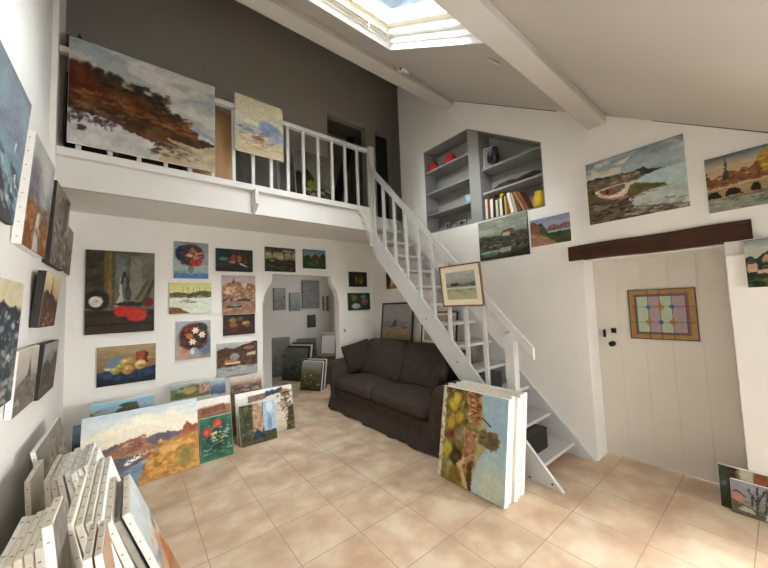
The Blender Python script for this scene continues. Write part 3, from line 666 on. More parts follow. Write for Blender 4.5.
p.land([(0,.72),(.12,.78),(.25,.82),(.4,.84),(.55,.82),(.6,.68),(.68,.62),(.74,.8),(.9,.8),(1,.74)], 'a07458', .12).poly([(.29,.8),(.33,.95),(.37,.8)], '7a4a34').blob(.2, .6, .18, .1, 'd8b890').dabs(.02, .98, .42, .76, ['7a4a34', 'e0c8a4', '5c3c2c', 'b88464', 'd8a070'], 40, .03, 1.2, 1).band(.33, .40, '4c4038', .1, .02, fu=20).dabs(.0, 1, .34, .44, ['efe6d4', '3a3230', '8a7462'], 16, .018, 3, 3)
p.blob(.35, .2, .22, .055, '3f3c3a').blob(.36, .225, .17, .03, '8a8880').dabs(0, 1, 0, .15, ['e2c894', 'b88c54'], 12, .02, 5, 5)
onback('sunlit riverside town with a beached rowing boat, second column below the dark still life', 1.005, 1.466, 1.596, 2.163, p)
p = Pic(.432, .293, 50, '4a2418', 18).grad([(0, '4a2818'), (.5, '56301c'), (1, '2e2018')], .06)
p.blob(.3, .5, .12, .14, '9a5c28').blob(.28, .75, .12, .12, '8a7a3c').blob(.7, .58, .13, .1, 'b08c4a').blob(.52, .8, .1, .1, '6c5a30').blob(.75, .45, .1, .08, '5a6030').blob(.3, .3, .15, .1, '6c3018')
onback('small dark brown fruit painting between the town and the hillside views', 1.022, 1.454, 1.292, 1.584, p, edge=EDGED)
p = Pic(.551, .46, 70, 'a8a4a0', 19).grad([(0, 'b0b4b0'), (.25, '9a9690'), (.7, '8a7464'), (.85, 'b8b4ac'), (1, 'c8c4bc')], .06)
p.land([(0,.78),(.2,.86),(.4,.8),(.6,.9),(.8,.94),(1,1.05)], '5c4238', .1).land([(0,.5),(.2,.62),(.5,.55),(.8,.7),(1,.72)], '6c4a38', .12).blob(.78, .8, .14, .06, 'a87450').blob(.42, .55, .12, .12, '9a948c').poly([(.15,.35),(.2,.5),(.5,.42),(.55,.32)], 'b87a40').poly([(.7,.56),(.74,.64),(.95,.66),(.95,.56)], 'c8b898').poly([(.2,.34),(.55,.34),(.55,.39),(.2,.38)], 'e8dccc').band(-.1, .25, 'a8aca8', .08).dabs(.1, .9, .12, .3, ['6c5a4c', 'c8ccc8', '8a8078'], 18, .02, 4, 1).line(.56, .3, .56, .62, .008, '5a5450')
onback('misty brown hillside houses above water, lowest of the second column', .934, 1.485, .731, 1.191, p)
p = Pic(.493, .385, 60, '6c6a50', 20).grad([(0, '3c3a22'), (.4, '4a4828'), (.5, '8a8460'), (.75, 'a8a07c'), (.85, '54543c'), (1, '3a3c34')], .06)
p.clouds('c8bc94', .5, .95).land([(0,.5),(.3,.55),(.5,.46),(.8,.52),(1,.48)], '34341e', .08)
for u in (.22, .62, .86): p.line(u, .45, u, .8, .012, '2a2818'); p.blob(u, .78, .03, .06, '2e2c1a')
p.dabs(.05, .95, .1, .4, ['5a5a2c', '2a2a16', '7a6c3a'], 20, .03, 3, 1).blob(.2, .45, .08, .04, '8a8a70').blob(.85, .1, .06, .06, '8a3c24')
onback('olive and brown field under cloudy sky, left of the two above the doorway', 1.618, 2.111, 2.241, 2.626, p, edge=EDGED)
p = Pic(.42, .326, 52, '5c7052', 21).grad([(0, '586030'), (.3, '7a7c3c'), (.5, '54603a'), (.75, '7a9490'), (1, '5c8090')], .05)
p.land([(0,.6),(.2,.72),(.35,.5),(.7,.5),(.8,.78),(.9,.85),(1,.7)], '34502c', .1).poly([(.4,.35),(.38,.62),(.52,.8),(.68,.64),(.68,.36)], '6c4428', .1).poly([(.48,.62),(.5,.78),(.6,.74),(.62,.62)], '7c3a24').dabs(.1, .7, .15, .4, ['8a8a48', 'a89a50', '4c5a2c'], 16, .03, 3, 1)
onback('green landscape with a brown farmhouse, right of the two above the doorway', 2.25, 2.67, 2.314, 2.64, p, edge=EDGED)
p = Pic(.40, .282, 50, '2c2a1c', 22).grad([(0, '2e2a1a'), (1, '2a3022')], .05).blob(.4, .5, .12, .34, '5a3c1c').blob(.64, .42, .12, .24, '8a6a24', .12).blob(.6, .62, .1, .16, '4c5428').blob(.38, .5, .06, .2, 'a07844', a=.7).line(.45, .3, .62, .8, .02, '7a6030')
onback('small dark painting of amber shapes, upper of the two right of the doorway', 3.151, 3.55, 2.005, 2.287, p, edge=EDGED)
p = Pic(.49, .323, 54, '1e4434', 23).grad([(0, '1c3c2e'), (1, '234c3c')], .05).blob(.34, .25, .2, .16, 'a8b4ac', .1).blob(.26, .72, .14, .18, '8a7a44').blob(.74, .5, .16, .18, '8a5460').blob(.68, .78, .12, .12, '6c8474').dabs(.1, .9, .1, .9, ['2c5a44', '7a8c6a', '8c4a40', '14302a'], 26, .05, 1.3, 1)
onback('dark green flower painting, lower of the two right of the doorway', 3.113, 3.603, 1.565, 1.888, p, edge=EDGED)

def onright(label, y0, y1, z0, z1, pic, th=.025, xw=XR, edge=None):
    return canvas(label, GR_, y1-y0, z1-z0, pic, (xw, (y0+y1)/2, z0), -90, 0, th, edge)
# R1 beached boat
p = Pic(.748, .635, 130, '9aa4a0', 31, .008).grad([(0, '6c5a48'), (.55, '8c9694'), (.68, 'a8b4b4'), (.85, '9aacb0'), (1, '8a9698')], .05)
p.clouds('d4cdb8', .68, 1.0, .9, 4, 7, .0).clouds('74868c', .75, 1.05, .7, 5, 9, .15).poly([(.3,.86),(.42,.9),(.52,.94),(.44,.84)], 'dcd4bc', a=.8)
p.band(-.1, .62, 'a9c0c0', .06).land([(0,.72),(.14,.73),(.28,.70),(.5,.68),(.62,.70),(.72,.64),(.85,.60),(1,.555)], '37434a', .05).land([(0,.69),(.25,.66),(.45,.66),(.62,.60),(.66,.585),(.7,.5),(1.0,.52)], '625a4c', .1).band(-.1, .50, 'a4bcbe', .06).land([(.0,.7),(.12,.705),(.2,.66),(.4,.675),(.5,.62),(.66,.575),(.67,.5)], '7a6a54', .12).dabs(.0, .6, .56, .68, ['c0ac88', '5a4a3c', 'a08468', '8a7458'], 26, .022, 2, 1)
p.poly([(.45,.52),(.72,.60),(1.05,.62),(1.05,.2),(.8,.12),(.5,.3)], 'b2c8c8', .06)
p.land([(0,.56),(.2,.54),(.4,.5),(.55,.50),(.68,.44),(.82,.38),(.86,.34)], '6a6230', .1).band(-.2, .36, '6c5c4a', .12).poly([(.45,.28),(.6,.34),(.86,.37),(1.05,.4),(1.05,.05),(.7,.12),(.5,.16)], 'b4bcb4', .08)
p.dabs(0, .5, .0, .3, ['3c3028', '8a7864', '5a4434', 'a89480', '2e2824'], 60, .022, 2.2, 4).dabs(.45, 1, .0, .18, ['8c8478', 'c8c4b4', '6a6058', '9aa49c'], 30, .018, 3, 5).dabs(.5, .85, .3, .42, ['5c5a26', '7c7438'], 14, .02, 3, 6)
p.poly([(.08,.50),(.12,.53),(.20,.535),(.44,.545),(.475,.52),(.47,.45),(.44,.38),(.38,.335),(.28,.33),(.20,.37),(.13,.43)], 'd6c8b2', .05).poly([(.13,.505),(.22,.52),(.43,.53),(.42,.47),(.34,.415),(.25,.405),(.18,.44)], '8c5c48', .06).poly([(.30,.50),(.40,.515),(.39,.44),(.33,.42)], '6e7064', .05).line(.10, .495, .22, .39, .008, 'efe6d4').line(.22, .39, .36, .375, .008, 'efe6d4').line(.36, .375, .46, .46, .008, 'efe6d4').line(.14, .46, .25, .345, .006, '8a7c68').line(.25, .345, .38, .34, .006, '7c6c5c').blob(.40, .325, .05, .022, 'c4786e').blob(.23, .47, .014, .03, '4a3028').blob(.075, .50, .014, .04, '3c3a30').line(.0, .33, .14, .30, .01, '3c3428')
onright('large coastal painting with a beached white rowing boat above the oak lintel', .425, 1.173, 2.38, 3.014, p)
p = Pic(.75, .45, 190, '9a8a68', 32, .006).grad([(0, '7c8478'), (.25, '8a8a74'), (.4, '8a6c50'), (.6, 'c8a87c'), (.8, 'bca888'), (.9, '98988c'), (1, '5c6c74')], .05)
p.land([(0,.62),(.02,.68),(.04,.60),(.08,.63),(.12,.66),(.20,.70),(.23,.64),(.27,.72),(.32,.68),(.38,.80),(.5,.9),(1,.8)], '8a5c3c', .1).dabs(0, .42, .45, .66, ['c89c70', '5a3424', 'e0c090', '6c4430', '9a6a40', 'b07048'], 46, .022, 1, 1)
p.poly([(.125,.55),(.14,.70),(.152,.98),(.164,.70),(.18,.56)], '4c4a3c', .04, .004).line(.0, .6, .0, .74, .01, '4c3428')
p.poly([(0,.22),(1,.30),(1,.52),(0,.42)], 'a89068', .05).poly([(0,.40),(1,.50),(1,.53),(0,.43)], 'c4ac80', .04)
for u, r_ in ((.045,.055), (.19,.06), (.345,.035), (.50,.05), (.66,.06), (.82,.05)): p.poly([(u-r_,.24+.08*u),(u-r_*.9,.31+.08*u),(u-r_*.5,.36+.08*u),(u,.375+.08*u),(u+r_*.5,.36+.08*u),(u+r_*.9,.31+.08*u),(u+r_,.24+.08*u)], '2e2118', .04, .004)
p.blob(.48, .74, .10, .22, 'b08c28', .12, .5).dabs(.40, .6, .55, .95, ['d0a830', '9a8024', 'e0c058'], 26, .04, 1, 3).band(-.1, .23, '8c8e80', .08, fu=4, fv=26).dabs(0, 1, .02, .24, ['b8a880', '64706c', 'c8b49c', '5a5448'], 50, .014, 5, 2)
onright('large arched stone bridge with a church spire, high at the far right', -.428, .322, 2.287, 2.735, p)
p = Pic(.5, .365, 120, '6c7450', 33, .006).grad([(0, '7a7c38'), (.3, '8c8c44'), (.38, '55603c'), (.62, 'a8a894'), (.8, 'b4b4a4'), (1, '7c8888')], .05)
p.land([(0,.62),(.06,.66),(.1,.58),(.16,.66),(.24,.74),(.5,.8),(1,.7)], '2e3a24', .08).poly([(.01,.32),(.01,.50),(.05,.60),(.11,.54),(.11,.32)], 'c49c80').poly([(0,.49),(.05,.62),(.12,.53),(.09,.48)], '4c4c58').poly([(.16,.56),(.20,.68),(.26,.60),(.26,.50),(.17,.50)], 'b08c70').poly([(.11,.36),(.4,.38),(.4,.30),(.11,.28)], 'c8ac88').dabs(0, 1, 0, .26, ['6c7030', '949044', '54602c'], 30, .03, 3, 1).dabs(.15, 1, .38, .55, ['4a5c2c', '74843c'], 20, .035, 1.5, 2)
onright('village houses on a green hillside at the right end of the oak lintel', -.34, .158, 1.675, 2.036, p, xw=XR-.045)
p = Pic(.675, .53, 110, '86897c', 34, .008).grad([(0, '5c6058'), (.3, '4a483a'), (.55, '7c8478'), (.7, '98a094'), (1, '8c9484')], .05)
p.clouds('b4b49c', .6, 1, .8).band(-.1, .56, '5c5644', .08).land([(0,.58),(.1,.62),(.2,.58),(.5,.56),(.7,.6),(.85,.62),(1,.6)], '54564c', .06).poly([(.48,.54),(.52,.68),(.72,.70),(.78,.58),(.7,.52)], '7a5840').poly([(.5,.54),(.54,.62),(.66,.62),(.68,.52)], 'b8ac98')
p.dabs(0, 1, .2, .55, ['34342a', '8a7c5c', '5c5c44', '6a4c34', '9a9478', '2a2c26'], 70, .03, 2, 1).poly([(.02,.2),(.2,.24),(.45,.2),(.38,.1),(.1,.08)], '6c8074').poly([(.02,.2),(.45,.22),(.45,.19),(.05,.16)], 'a8b8a4').poly([(.44,.14),(.46,.26),(.68,.26),(.66,.14)], 'a8a898').land([(0,.06),(.5,.04),(1,.2)], '3c3c30', .08).dabs(.1, .5, .3, .4, ['b89c60', '70704c'], 8, .025, 2, 9)
onright('grey-green harbour painting with a tiled cottage and boats, directly under the wall niche', 1.82, 2.495, 2.183, 2.698, p, edge=EDGED)
p = Pic(.437, .313, 80, '8c94a8', 35, .008).grad([(0, '7c8c9c'), (.4, '8aa0b4'), (.55, '8c94ac'), (.75, 'a49cb0'), (1, '8490ac')], .05)
p.land([(.3,.55),(.45,.56),(.5,.68),(.6,.7),(.75,.62),(.85,.7),(1,.68)], '8a6458', .08).dabs(.45, 1, .5, .66, ['d0b8a8', '6a4640', 'a8705c'], 18, .03, 1.2, 1).band(-.1, .48, '94acc0', .08).land([(0,.9),(.1,.92),(.2,.8),(.3,.84),(.4,.6),(.46,.42)], '4c5c30', .1).poly([(-.02,.4),(-.02,.8),(.1,.88),(.24,.7),(.26,.45)], '8a5844', .1).land([(0,.5),(.2,.44),(.4,.3),(.6,.1),(.75,-.1)], 'a87c64', .12).blob(.7, .3, .12, .05, '3c4448').line(.7, .3, .66, .4, .01, '4a5054')
onright('small blue bay with brown rocks and a dark boat, right of the harbour painting', 1.353, 1.79, 2.255, 2.57, p)
p = Pic(.31, .33, 40, '6c5038', 36).poly([(.3,.0),(.3,.7),(.6,.9),(1.1,.6),(1.1,0)], '9a6c44').poly([(.4,.1),(.5,.6),(.7,.3)], 'c8a880').blob(.15, .5, .2, .4, '3c3024')
onright('small brown painting beside the underside of the stairs', 4.21, 4.52, 1.93, 2.25, p)

def onleft(label, y0, y1, z0, z1, tilt, pic, th=.025, edge=None, staples=''):
    return canvas(label, GL, y1-y0, z1-z0, pic, (XL+.001+(.002 if tilt else 0), (y0+y1)/2, z0), 90, tilt, th, edge, staples=staples)
p = Pic(1.1, .76, 150, '7c8690', 41, .01).grad([(0, '4c5a64'), (.3, '6c8c9c'), (.45, '7c98a4'), (.6, '7a8494'), (.8, '86909a'), (1, '7c8890')], .06)
p.clouds('8ea6a8', .5, 1.05, .6).clouds('6c7084', .5, 1, .5, 5, 6, .1).poly([(.2,.0),(.5,.5),(.7,.44),(.85,.28),(.9,.1),(1.0,-.02),(.2,-.02)], '4c4a4c', .1, a=.8).poly([(.6,.4),(.75,.42),(.95,.22),(1.05,.2),(1.05,.1),(.8,.15)], '94b4bc', .1, a=.8).dabs(.5, 1, .05, .4, ['2c2c34', '9cc0c8', 'c8d4d4', '5c4c40', '3c4450'], 60, .03, 2, 1, rot=-30).line(.84, .5, .86, .58, .01, 'e0e0dc').line(.9, .36, .95, .28, .012, 'e8e8e4')
onleft('very large grey seascape, leftmost high on the left wall', 1.65, 2.75, 2.19, 2.945, 4.3, p, .03, EDGED)
p = Pic(.655, .73, 110, 'a8a4a0', 42, .02).grad([(0, '8a5c2c'), (.25, '9a6c38'), (.42, '786c68'), (.6, '98989c'), (.8, 'b4b4ac'), (1, 'b8b8a8')], .07)
p.blob(.2, .6, .25, .2, '7c7078', .08, .7).blob(.62, .72, .2, .3, 'c4c4c0', .06, .8).clouds('8a9098', .5, 1, .5).poly([(-.05,0),(-.05,.38),(.3,.44),(.4,.0)], '9a6024', .14).poly([(.6,.0),(.65,.36),(.85,.34),(1.05,.2),(1.05,0)], '9c6830', .14).poly([(.36,0),(.42,.34),(.5,.42),(.55,.3),(.6,.0)], 'd0ccc4', .08).dabs(0, 1, .1, .45, ['7a4418', 'b88444', '5c3820', 'c8a070'], 50, .04, 1, 1)
onleft('ochre and grey misty waterfall painting beside the very large grey seascape', 2.86, 3.515, 2.105, 2.83, 3.5, p, .045, staples='L')
p = Pic(.70, .70, 80, '8a7c70', 43, .02).grad([(0, '7a6c5c'), (.5, '8c8074'), (1, '6c5c50')], .08).clouds('a89c90', .5, 1.1).dabs(0, 1, 0, .6, ['4c4038', 'a89888', '6c5a4a', 'c0b4a4'], 60, .05, 1.6, 2).poly([(.55,.45),(.7,1.02),(.95,1.02),(.9,.6)], '54463c', a=.7).poly([(.82,.5),(.9,.96),(1.02,.96),(1.02,.5)], 'b4aca0', a=.7)
onleft('brown stormy landscape with thick black edges, third along the top of the left wall', 3.72, 4.43, 2.10, 2.80, 2.5, p, .045, EDGED)
p = Pic(.36, .48, 50, '8a8070', 44).grad([(0, '6a6050'), (.5, '8c8270'), (1, '9a9484')], .08).dabs(0, 1, .1, .6, ['4c4438', 'a8a08c', '746450'], 24, .05, 1.5, 2)
onleft('narrow grey-brown painting nearest the back corner on the left wall', 4.54, 4.90, 2.10, 2.59, 3, p, .03)
p = Pic(.6, .69, 100, 'a8aaa4', 45, .015).grad([(0, 'c8c4b8'), (.35, 'b8b8b0'), (.6, '5c6468'), (.74, '50585c'), (.8, 'd8cca8'), (1, 'd4c8a4')], .05)
p.land([(0,.8),(.4,.84),(.6,.78),(.8,.8),(.92,.74),(1,.76)], '3c464c', .1).dabs(.0, 1, .42, .74, ['2c3238', '8a94a0', 'c0c4c8', '5c7084', '22262a', 'd8dcd8'], 70, .035, 1.2, 1).dabs(.2, 1, .02, .4, ['d8d4c8', '9a9c98', 'b8b4a8', '747878'], 40, .03, 2.2, 3).poly([(.9,.25),(.92,.4),(1.0,.42),(1.0,.25)], '5c6064')
onleft('grey town square under a cream sky, lower left on the left wall', 2.27, 2.87, 1.175, 1.865, 3, p)
p = Pic(.605, .42, 80, 'b89c74', 46, .012).grad([(0, '6c4a34'), (.4, '8a6040'), (.6, 'c8ac7c'), (1, 'e4d4a4')], .06)
p.land([(0,.62),(.2,.7),(.4,.6),(.6,.62),(.8,.5),(1,.48)], '5c4436', .12).poly([(.34,.5),(.42,.72),(.46,1.0),(.5,.72),(.58,.5)], '4a3c38').dabs(0, 1, 0, .55, ['3c2c26', 'a8703c', '7a4a30', 'd0a468', '54505a'], 50, .04, 1.2, 1).dabs(.2, .9, .05, .25, ['c88c4c', 'e0b070'], 12, .04, 2, 2)
onleft('black-edged town painting with a steeple against a yellow sky, upper right on the left wall', 3.375, 3.98, 1.58, 2.0, 5, p, .045, EDGED)
p = Pic(.545, .395, 80, 'a09a90', 47, .012).grad([(0, '8a847c'), (.4, '968e84'), (.6, 'b8b0a4'), (1, 'c4baaa')], .05)
p.land([(0,.4),(.2,.5),(.5,.56),(.7,.5),(1,.52)], '7c6e64', .1).poly([(.42,.4),(.52,.66),(.57,.9),(.62,.66),(.72,.4)], '64564e').dabs(0, 1, 0, .5, ['5c524a', 'b0a69c', '847668', 'ccc4ba'], 50, .04, 1.5, 1)
onleft('pale sepia painting of a spire with a white stapled edge, on the left wall', 2.865, 3.41, 1.06, 1.455, 3, p, .03, staples='L')
p = Pic(.57, .41, 80, '74706a', 48, .012).grad([(0, '6c665c'), (.4, '605a50'), (.7, '8c8c88'), (1, '9a9c98')], .06)
p.land([(0,.6),(.3,.7),(.5,.55),(.7,.75),(.9,.8),(1,.6)], '4c463c', .1).dabs(0, 1, 0, .6, ['34302a', '9a968c', '605648', '7c4c38', 'b4b0a8'], 50, .04, 1.4, 1).poly([(.6,.3),(.6,.55),(.85,.58),(.85,.3)], '7a5444')
onleft('dark-edged grey and brown landscape, lower right on the left wall', 3.45, 4.02, 1.045, 1.455, 4, p, .045, EDGED)

# -------- mezzanine
p = Pic(1.18, .99, 170, 'a8a8a4', 51, .008).grad([(0, 'a89c8c'), (.3, 'b8ac98'), (.5, 'a8a6a0'), (.7, 'b4b0a8'), (.85, 'a8a8a4'), (1, '98a2a8')], .05)
p.clouds('ccc6ba', .40, 1.1, .8, 4, 7, -.1).clouds('8c9aa4', .62, 1.1, .5, 5, 8, .15)
p.land([(0,.78),(.06,.76),(.12,.72),(.2,.71),(.28,.70),(.36,.64),(.42,.66),(.5,.66),(.58,.62),(.62,.56),(.70,.50),(.78,.44),(.9,.36),(1,.3)], '4a3a22', .1)
p.dabs(.06, .64, .52, .72, ['3a2e1c', '6c5830', '54462a', '2c2618', '7a5a30'], 70, .03, 1.5, 1)
for u, v in ((.03,.74),(.1,.76),(.17,.74),(.24,.72),(.29,.72),(.42,.68),(.55,.66),(.70,.5)): p.blob(u, v, .035, .05, '3c3428', .08, .6)
p.blob(.05, .55, .12, .22, '6a3418', .12, .5).blob(.3, .48, .2, .12, '6c3c1c', .12, .6).blob(.72, .36, .16, .1, '80482a', .12, .6).land([(0,.45),(.3,.42),(.6,.34),(.8,.32),(1,.2)], '5c4024', .1, .03).dabs(.05, .8, .34, .52, ['7c4820', '4c301a', '8a6434', '3a2818', '94703c'], 60, .025, 2.2, 4)
p.poly([(-.05,.32),(.2,.30),(.36,.24),(.55,.24),(.62,.14),(.6,-.05),(-.05,-.05)], 'b8b6b0', .08).poly([(.62,.26),(.85,.22),(1.05,.3),(1.05,-.05),(.55,-.05)], 'b09c7c', .1).band(.33, .42, 'b8b8b4', .05, .02, .86, 1.1).poly([(.78,.44),(1.05,.3),(1.05,.36),(.84,.46)], '9aa4a8')
p.dabs(.0, .4, .22, .36, ['4c3a3a', '3a2c28', '7c706c', '5a4448'], 40, .022, 1, 6).poly([(.3,.25),(.6,.25),(.85,.14),(.6,.15)], '6c4a2c', .1).dabs(.5, .85, .06, .2, ['5c4434', '8a7a68', '4a3830', 'c0b4a0'], 34, .02, 2, 7).blob(.08, .16, .03, .03, '54404c')
p.dabs(.0, .3, .20, .34, ['4c3a3a', '3a2c28', '6a5a56'], 26, .035, .35, 9)
for k in range(9): p.line(.16+.022*k, .56, .165+.022*k, .50, .003, 'a89878', .35)
canvas('very large landscape of an autumn hill over water, hung on the mezzanine balustrade', None, 1.18, .99, p, (.12, 3.868, 3.20), 0, 0, .03)
p = Pic(.573, .69, 100, 'd8cca8', 52, .01).grad([(0, 'c8b48c'), (.3, 'c8bca0'), (.48, 'a8acac'), (.55, 'c8c4ac'), (1, 'dcd0a8')], .05)
p.clouds('e8dcbc', .5, 1.1, .7).blob(.72, .5, .22, .12, '7c8cac', .1, .6).blob(.62, .58, .14, .08, '8c9cb8', .1, .6).blob(.85, .38, .16, .1, '98a0b4', .1, .6).dabs(0, 1, .36, .46, ['6c7480', '9a9c98', '545c6c', 'b8b0a0'], 30, .016, 5, 1).dabs(.1, .9, .1, .34, ['e0cc9c', 'b08c68', '8c7060', 'd0b890', 'a8a098'], 50, .022, 3, 2).blob(.45, .3, .14, .04, 'a87454')
canvas('small pale seascape with a blue cloud, hung on the mezzanine balustrade', None, .573, .69, p, (1.2115, 3.868, 3.525), 0, 0, .03)
tag(obj('board', (lambda b: (box(b, -.24, .24, -.012, 0, 0, .97), b)[1])(new()), TAN), 'plain tan board standing behind the mezzanine balusters', 'board')
o = bpy.data.objects['board']; o.location = (.71, 4.12, 3.153); o.rotation_euler = (R(-4), 0, 0)
PGREY = mat('grey_canvas_back', '77756f', .85, .08, 10)
def backcanvas(lab, w, h, loc, yaw, tilt, m):
    q = thing('canvas_painting', lab, 'painting', loc, (R(tilt), 0, R(yaw)), 'canvases stored on the mezzanine')
    b = new(); box(b, -w/2, w/2, -.012, -.002, 0, h); obj('canvas_back', b, m, q)
    b = new()
    for a in ((-w/2, w/2, 0, .045), (-w/2, w/2, h-.045, h), (-w/2, -w/2+.045, .045, h-.045), (w/2-.045, w/2, .045, h-.045)): box(b, a[0], a[1], -.03, -.012, a[2], a[3])
    obj('stretcher_frame', b, mat('grey_stretcher', '84807a', .7, .08, 12), q)
backcanvas('grey turned-around canvas behind the pale seascape on the mezzanine', .62, .80, (1.34, 4.36, 3.152), 0, -8, PGREY)
backcanvas('dark brown turned-around canvas behind the autumn hill painting', .7, .75, (.17, 4.45, 3.152), 0, -8, mat('brown_board', '54402e', .8, .1, 8))
p = Pic(.78, 1.0, 80, '8c887c', 53).grad([(0, '8c9090'), (.22, 'a8a89c'), (.35, '6c6c34'), (.5, '8a8678'), (1, '948e80')], .05)
p.land([(0,.62),(.12,.58),(.3,.68),(.42,.6),(.55,.44),(.7,.36),(1,.3)], '4a4a24', .1).blob(.42, .42, .14, .08, '8a8a24').dabs(.2, .9, .22, .36, ['b8b4a8', '6a6c60', '5c4c34', 'c8ccc8'], 26, .025, 2.5, 2).blob(.1, .5, .1, .12, '2c3420')
canvas('landscape of a green cliff standing behind the mezzanine balusters', 'canvases stored on the mezzanine', .66, .98, p, (2.25, 4.42, 3.152), 0, -8, .025)
b = new(); box(b, -.16, .16, -.03, 0, 0, 1.05)
tag(obj('panel', b, BLACK, loc=(-.40, 4.5, 3.152)), 'black panel standing in the left corner of the mezzanine', 'panel')
b = new()
prism(b, [(-.13, 0), (.14, 0), (.12, .05), (.09, .09), (.03, .115), (-.0, .10), (-.02, .13), (-.035, .185), (-.05, .13), (-.08, .10), (-.10, .13), (-.125, .12), (-.12, .07)], lambda p: Vector((p[0], -.025, p[1])), lambda p: Vector((p[0], .025, p[1])))
bmesh.ops.bevel(b, geom=b.edges[:], offset=.006, segments=2, affect='EDGES')
tag(obj('carved_figure', b, mat('red_brown_wood', '5a2a1a', .6, .4, 14, .5, 40), loc=(-.375, 3.917, 4.107)), 'reddish brown carved figure on the left end of the mezzanine handrail', 'ornament')

# -------- framed pictures
p = Pic(.30, .24, 60, 'b8b8a4', 61).grad([(0, 'b8b48c'), (.4, 'b0b094'), (.5, '7c8078'), (.6, 'a0a498'), (1, 'b4b4ac')], .04).dabs(0, 1, .48, .6, ['3c444c', '5c6468', '74787c'], 30, .03, 2, 1).blob(.3, .54, .14, .05, '2c343c').dabs(0, 1, .25, .42, ['7c8058', 'a8a478', '60685c'], 18, .02, 5, 2).band(.38, .44, 'd0ccb0', .04)
framed('small pale seascape print in a wooden frame, hung on the stair handrail', None, .555, .465, p, (2.866, 2.20, 1.60), -90, 5.5, .016, .062, .022)
p = Pic(.76, .6, 80, '9a9690', 62).grad([(0, 'a08c6c'), (.3, 'a8987c'), (.4, '8c8480'), (.55, '9a9a9c'), (1, 'a8a49c')], .05).dabs(.2, 1, .32, .42, ['9a5c48', '5c544c', 'c0a890'], 24, .025, 3, 1).poly([(.3,.36),(.4,.5),(.5,.56),(.52,.36)], '605c5c').dabs(0, 1, .02, .28, ['b8a078', '8c7458'], 20, .02, 5, 2)
framed('beach scene in a black frame standing on the back of the sofa', 'black framed pictures behind the sofa', .83, .66, p, (3.565, 4.20, 1.02), -90, -7.5, .028, .002, .022, fm=BLACK)
p = Pic(.7, .5, 40, 'b8b4ac', 63).grad([(0, 'a89c88'), (.5, 'b4b0a8'), (1, 'c0bcb4')], .05)
framed('pale picture in a black frame behind the sofa, half hidden by the stairs', 'black framed pictures behind the sofa', .70, .50, p, (3.565, 3.23, 1.02), -90, -7.5, .02, .04, .022, fm=BLACK)

# -------- canvases leaning along the back wall
GF = 'canvases leaning on the floor along the back wall'
def lean(label, x0, x1, y, h, tilt, pic, th=.022, edge=None, staples='T', z=0.):
    return canvas(label, GF, x1-x0, h, pic, ((x0+x1)/2, y+th, z), 0, -tilt, th, edge, staples=staples)
p = Pic(.95, .70, 150, 'd8d0b8', 71, .01).grad([(0, '8a7040'), (.5, 'c0b090'), (.6, 'e8dcc0'), (.78, 'ece4cc'), (.9, 'd8dcd4'), (1, 'bcd0d8')], .03)
p.clouds('f0e8d4', .6, .98, .8).clouds('c4d4da', .7, 1.1, .5, 4, 8, .1).land([(0,.52),(.2,.56),(.35,.60),(.5,.57),(.62,.62),(.8,.58),(1,.60)], '6e6270', .06).land([(.1,.44),(.25,.52),(.4,.60),(.5,.64),(.55,.5),(.6,.44)], 'a0705a', .1).dabs(.25, .55, .48, .6, ['c88c60', '7a4c44', 'e0b088', '8c6458'], 24, .02, 1.5, 1)
p.land([(0,.46),(.3,.42),(.5,.44),(.75,.5),(1,.56)], 'a88058', .1).poly([(-.05,.38),(.3,.4),(.55,.36),(.5,-.05),(-.05,-.05)], '6c6a6c', .08).poly([(.1,.0),(.4,.25),(.5,.3),(.46,-.05)], '74889c', .08).land([(0,.5),(.14,.40),(.3,.2),(.4,0)], '9c7448', .12)
p.land([(.4,-.1),(.5,.2),(.6,.34),(.72,.44),(.85,.52),(1,.6)], 'c08a3c', .14, .03).poly([(.8,.5),(.86,.62),(.9,.7),(.94,.62),(1.05,.66),(1.05,.52)], 'a86448', .1).dabs(.5, .98, .05, .5, ['d89c48', 'a86c2c', 'e0b464', '8c6428', 'c87c34'], 80, .035, 1, 3).blob(.86, .2, .08, .14, '98883c', .1, .6).blob(.72, .38, .1, .06, 'd8a458')
for u, v in ((.36,.30),(.41,.33),(.46,.345),(.52,.36)): p.blob(u, v, .035, .012, 'e8e0d4').line(u, v, u+.01, v+.05, .005, 'f0e8dc')
p.blob(.54, .36, .03, .015, 'b84840').blob(.5, .35, .02, .012, 'c05048')
lean('large canvas of an autumn river valley with small boats, standing on the floor', -.36, .586, 4.0, .70, 17, p)
p = Pic(.56, .72, 60, '8cb4c8', 72).grad([(0, '9a8458'), (.8, 'a4b8b8'), (1, '8cb8d0')], .04).poly([(.35,.8),(.4,.88),(.7,.96),(.75,.84)], '6c6054').blob(.56, .93, .14, .03, '4c6c3c').dabs(.0, .3, .8, .9, ['b8a080', '8a6c50'], 10, .02, 1.5, 1)
lean('blue-skied canvas with a stone roof peeping out behind the autumn river valley', -.335, .225, 4.50, .715, 12, p)
p = Pic(.5, .6, 40, '3c4448', 73).grad([(0, '1c1c1c'), (.5, '242c30'), (.8, '6c8494'), (1, '7c94a0')], .05)
lean('dark canvas whose left edge shows behind the autumn river valley', -.44, .06, 4.27, .59, 16, p, edge=EDGED)
p = Pic(.33, .45, 80, '2c6c4c', 74, .015).grad([(0, '2c7c54'), (.12, '346c4c'), (.5, '2a5c48'), (1, '3a7c58')], .08)
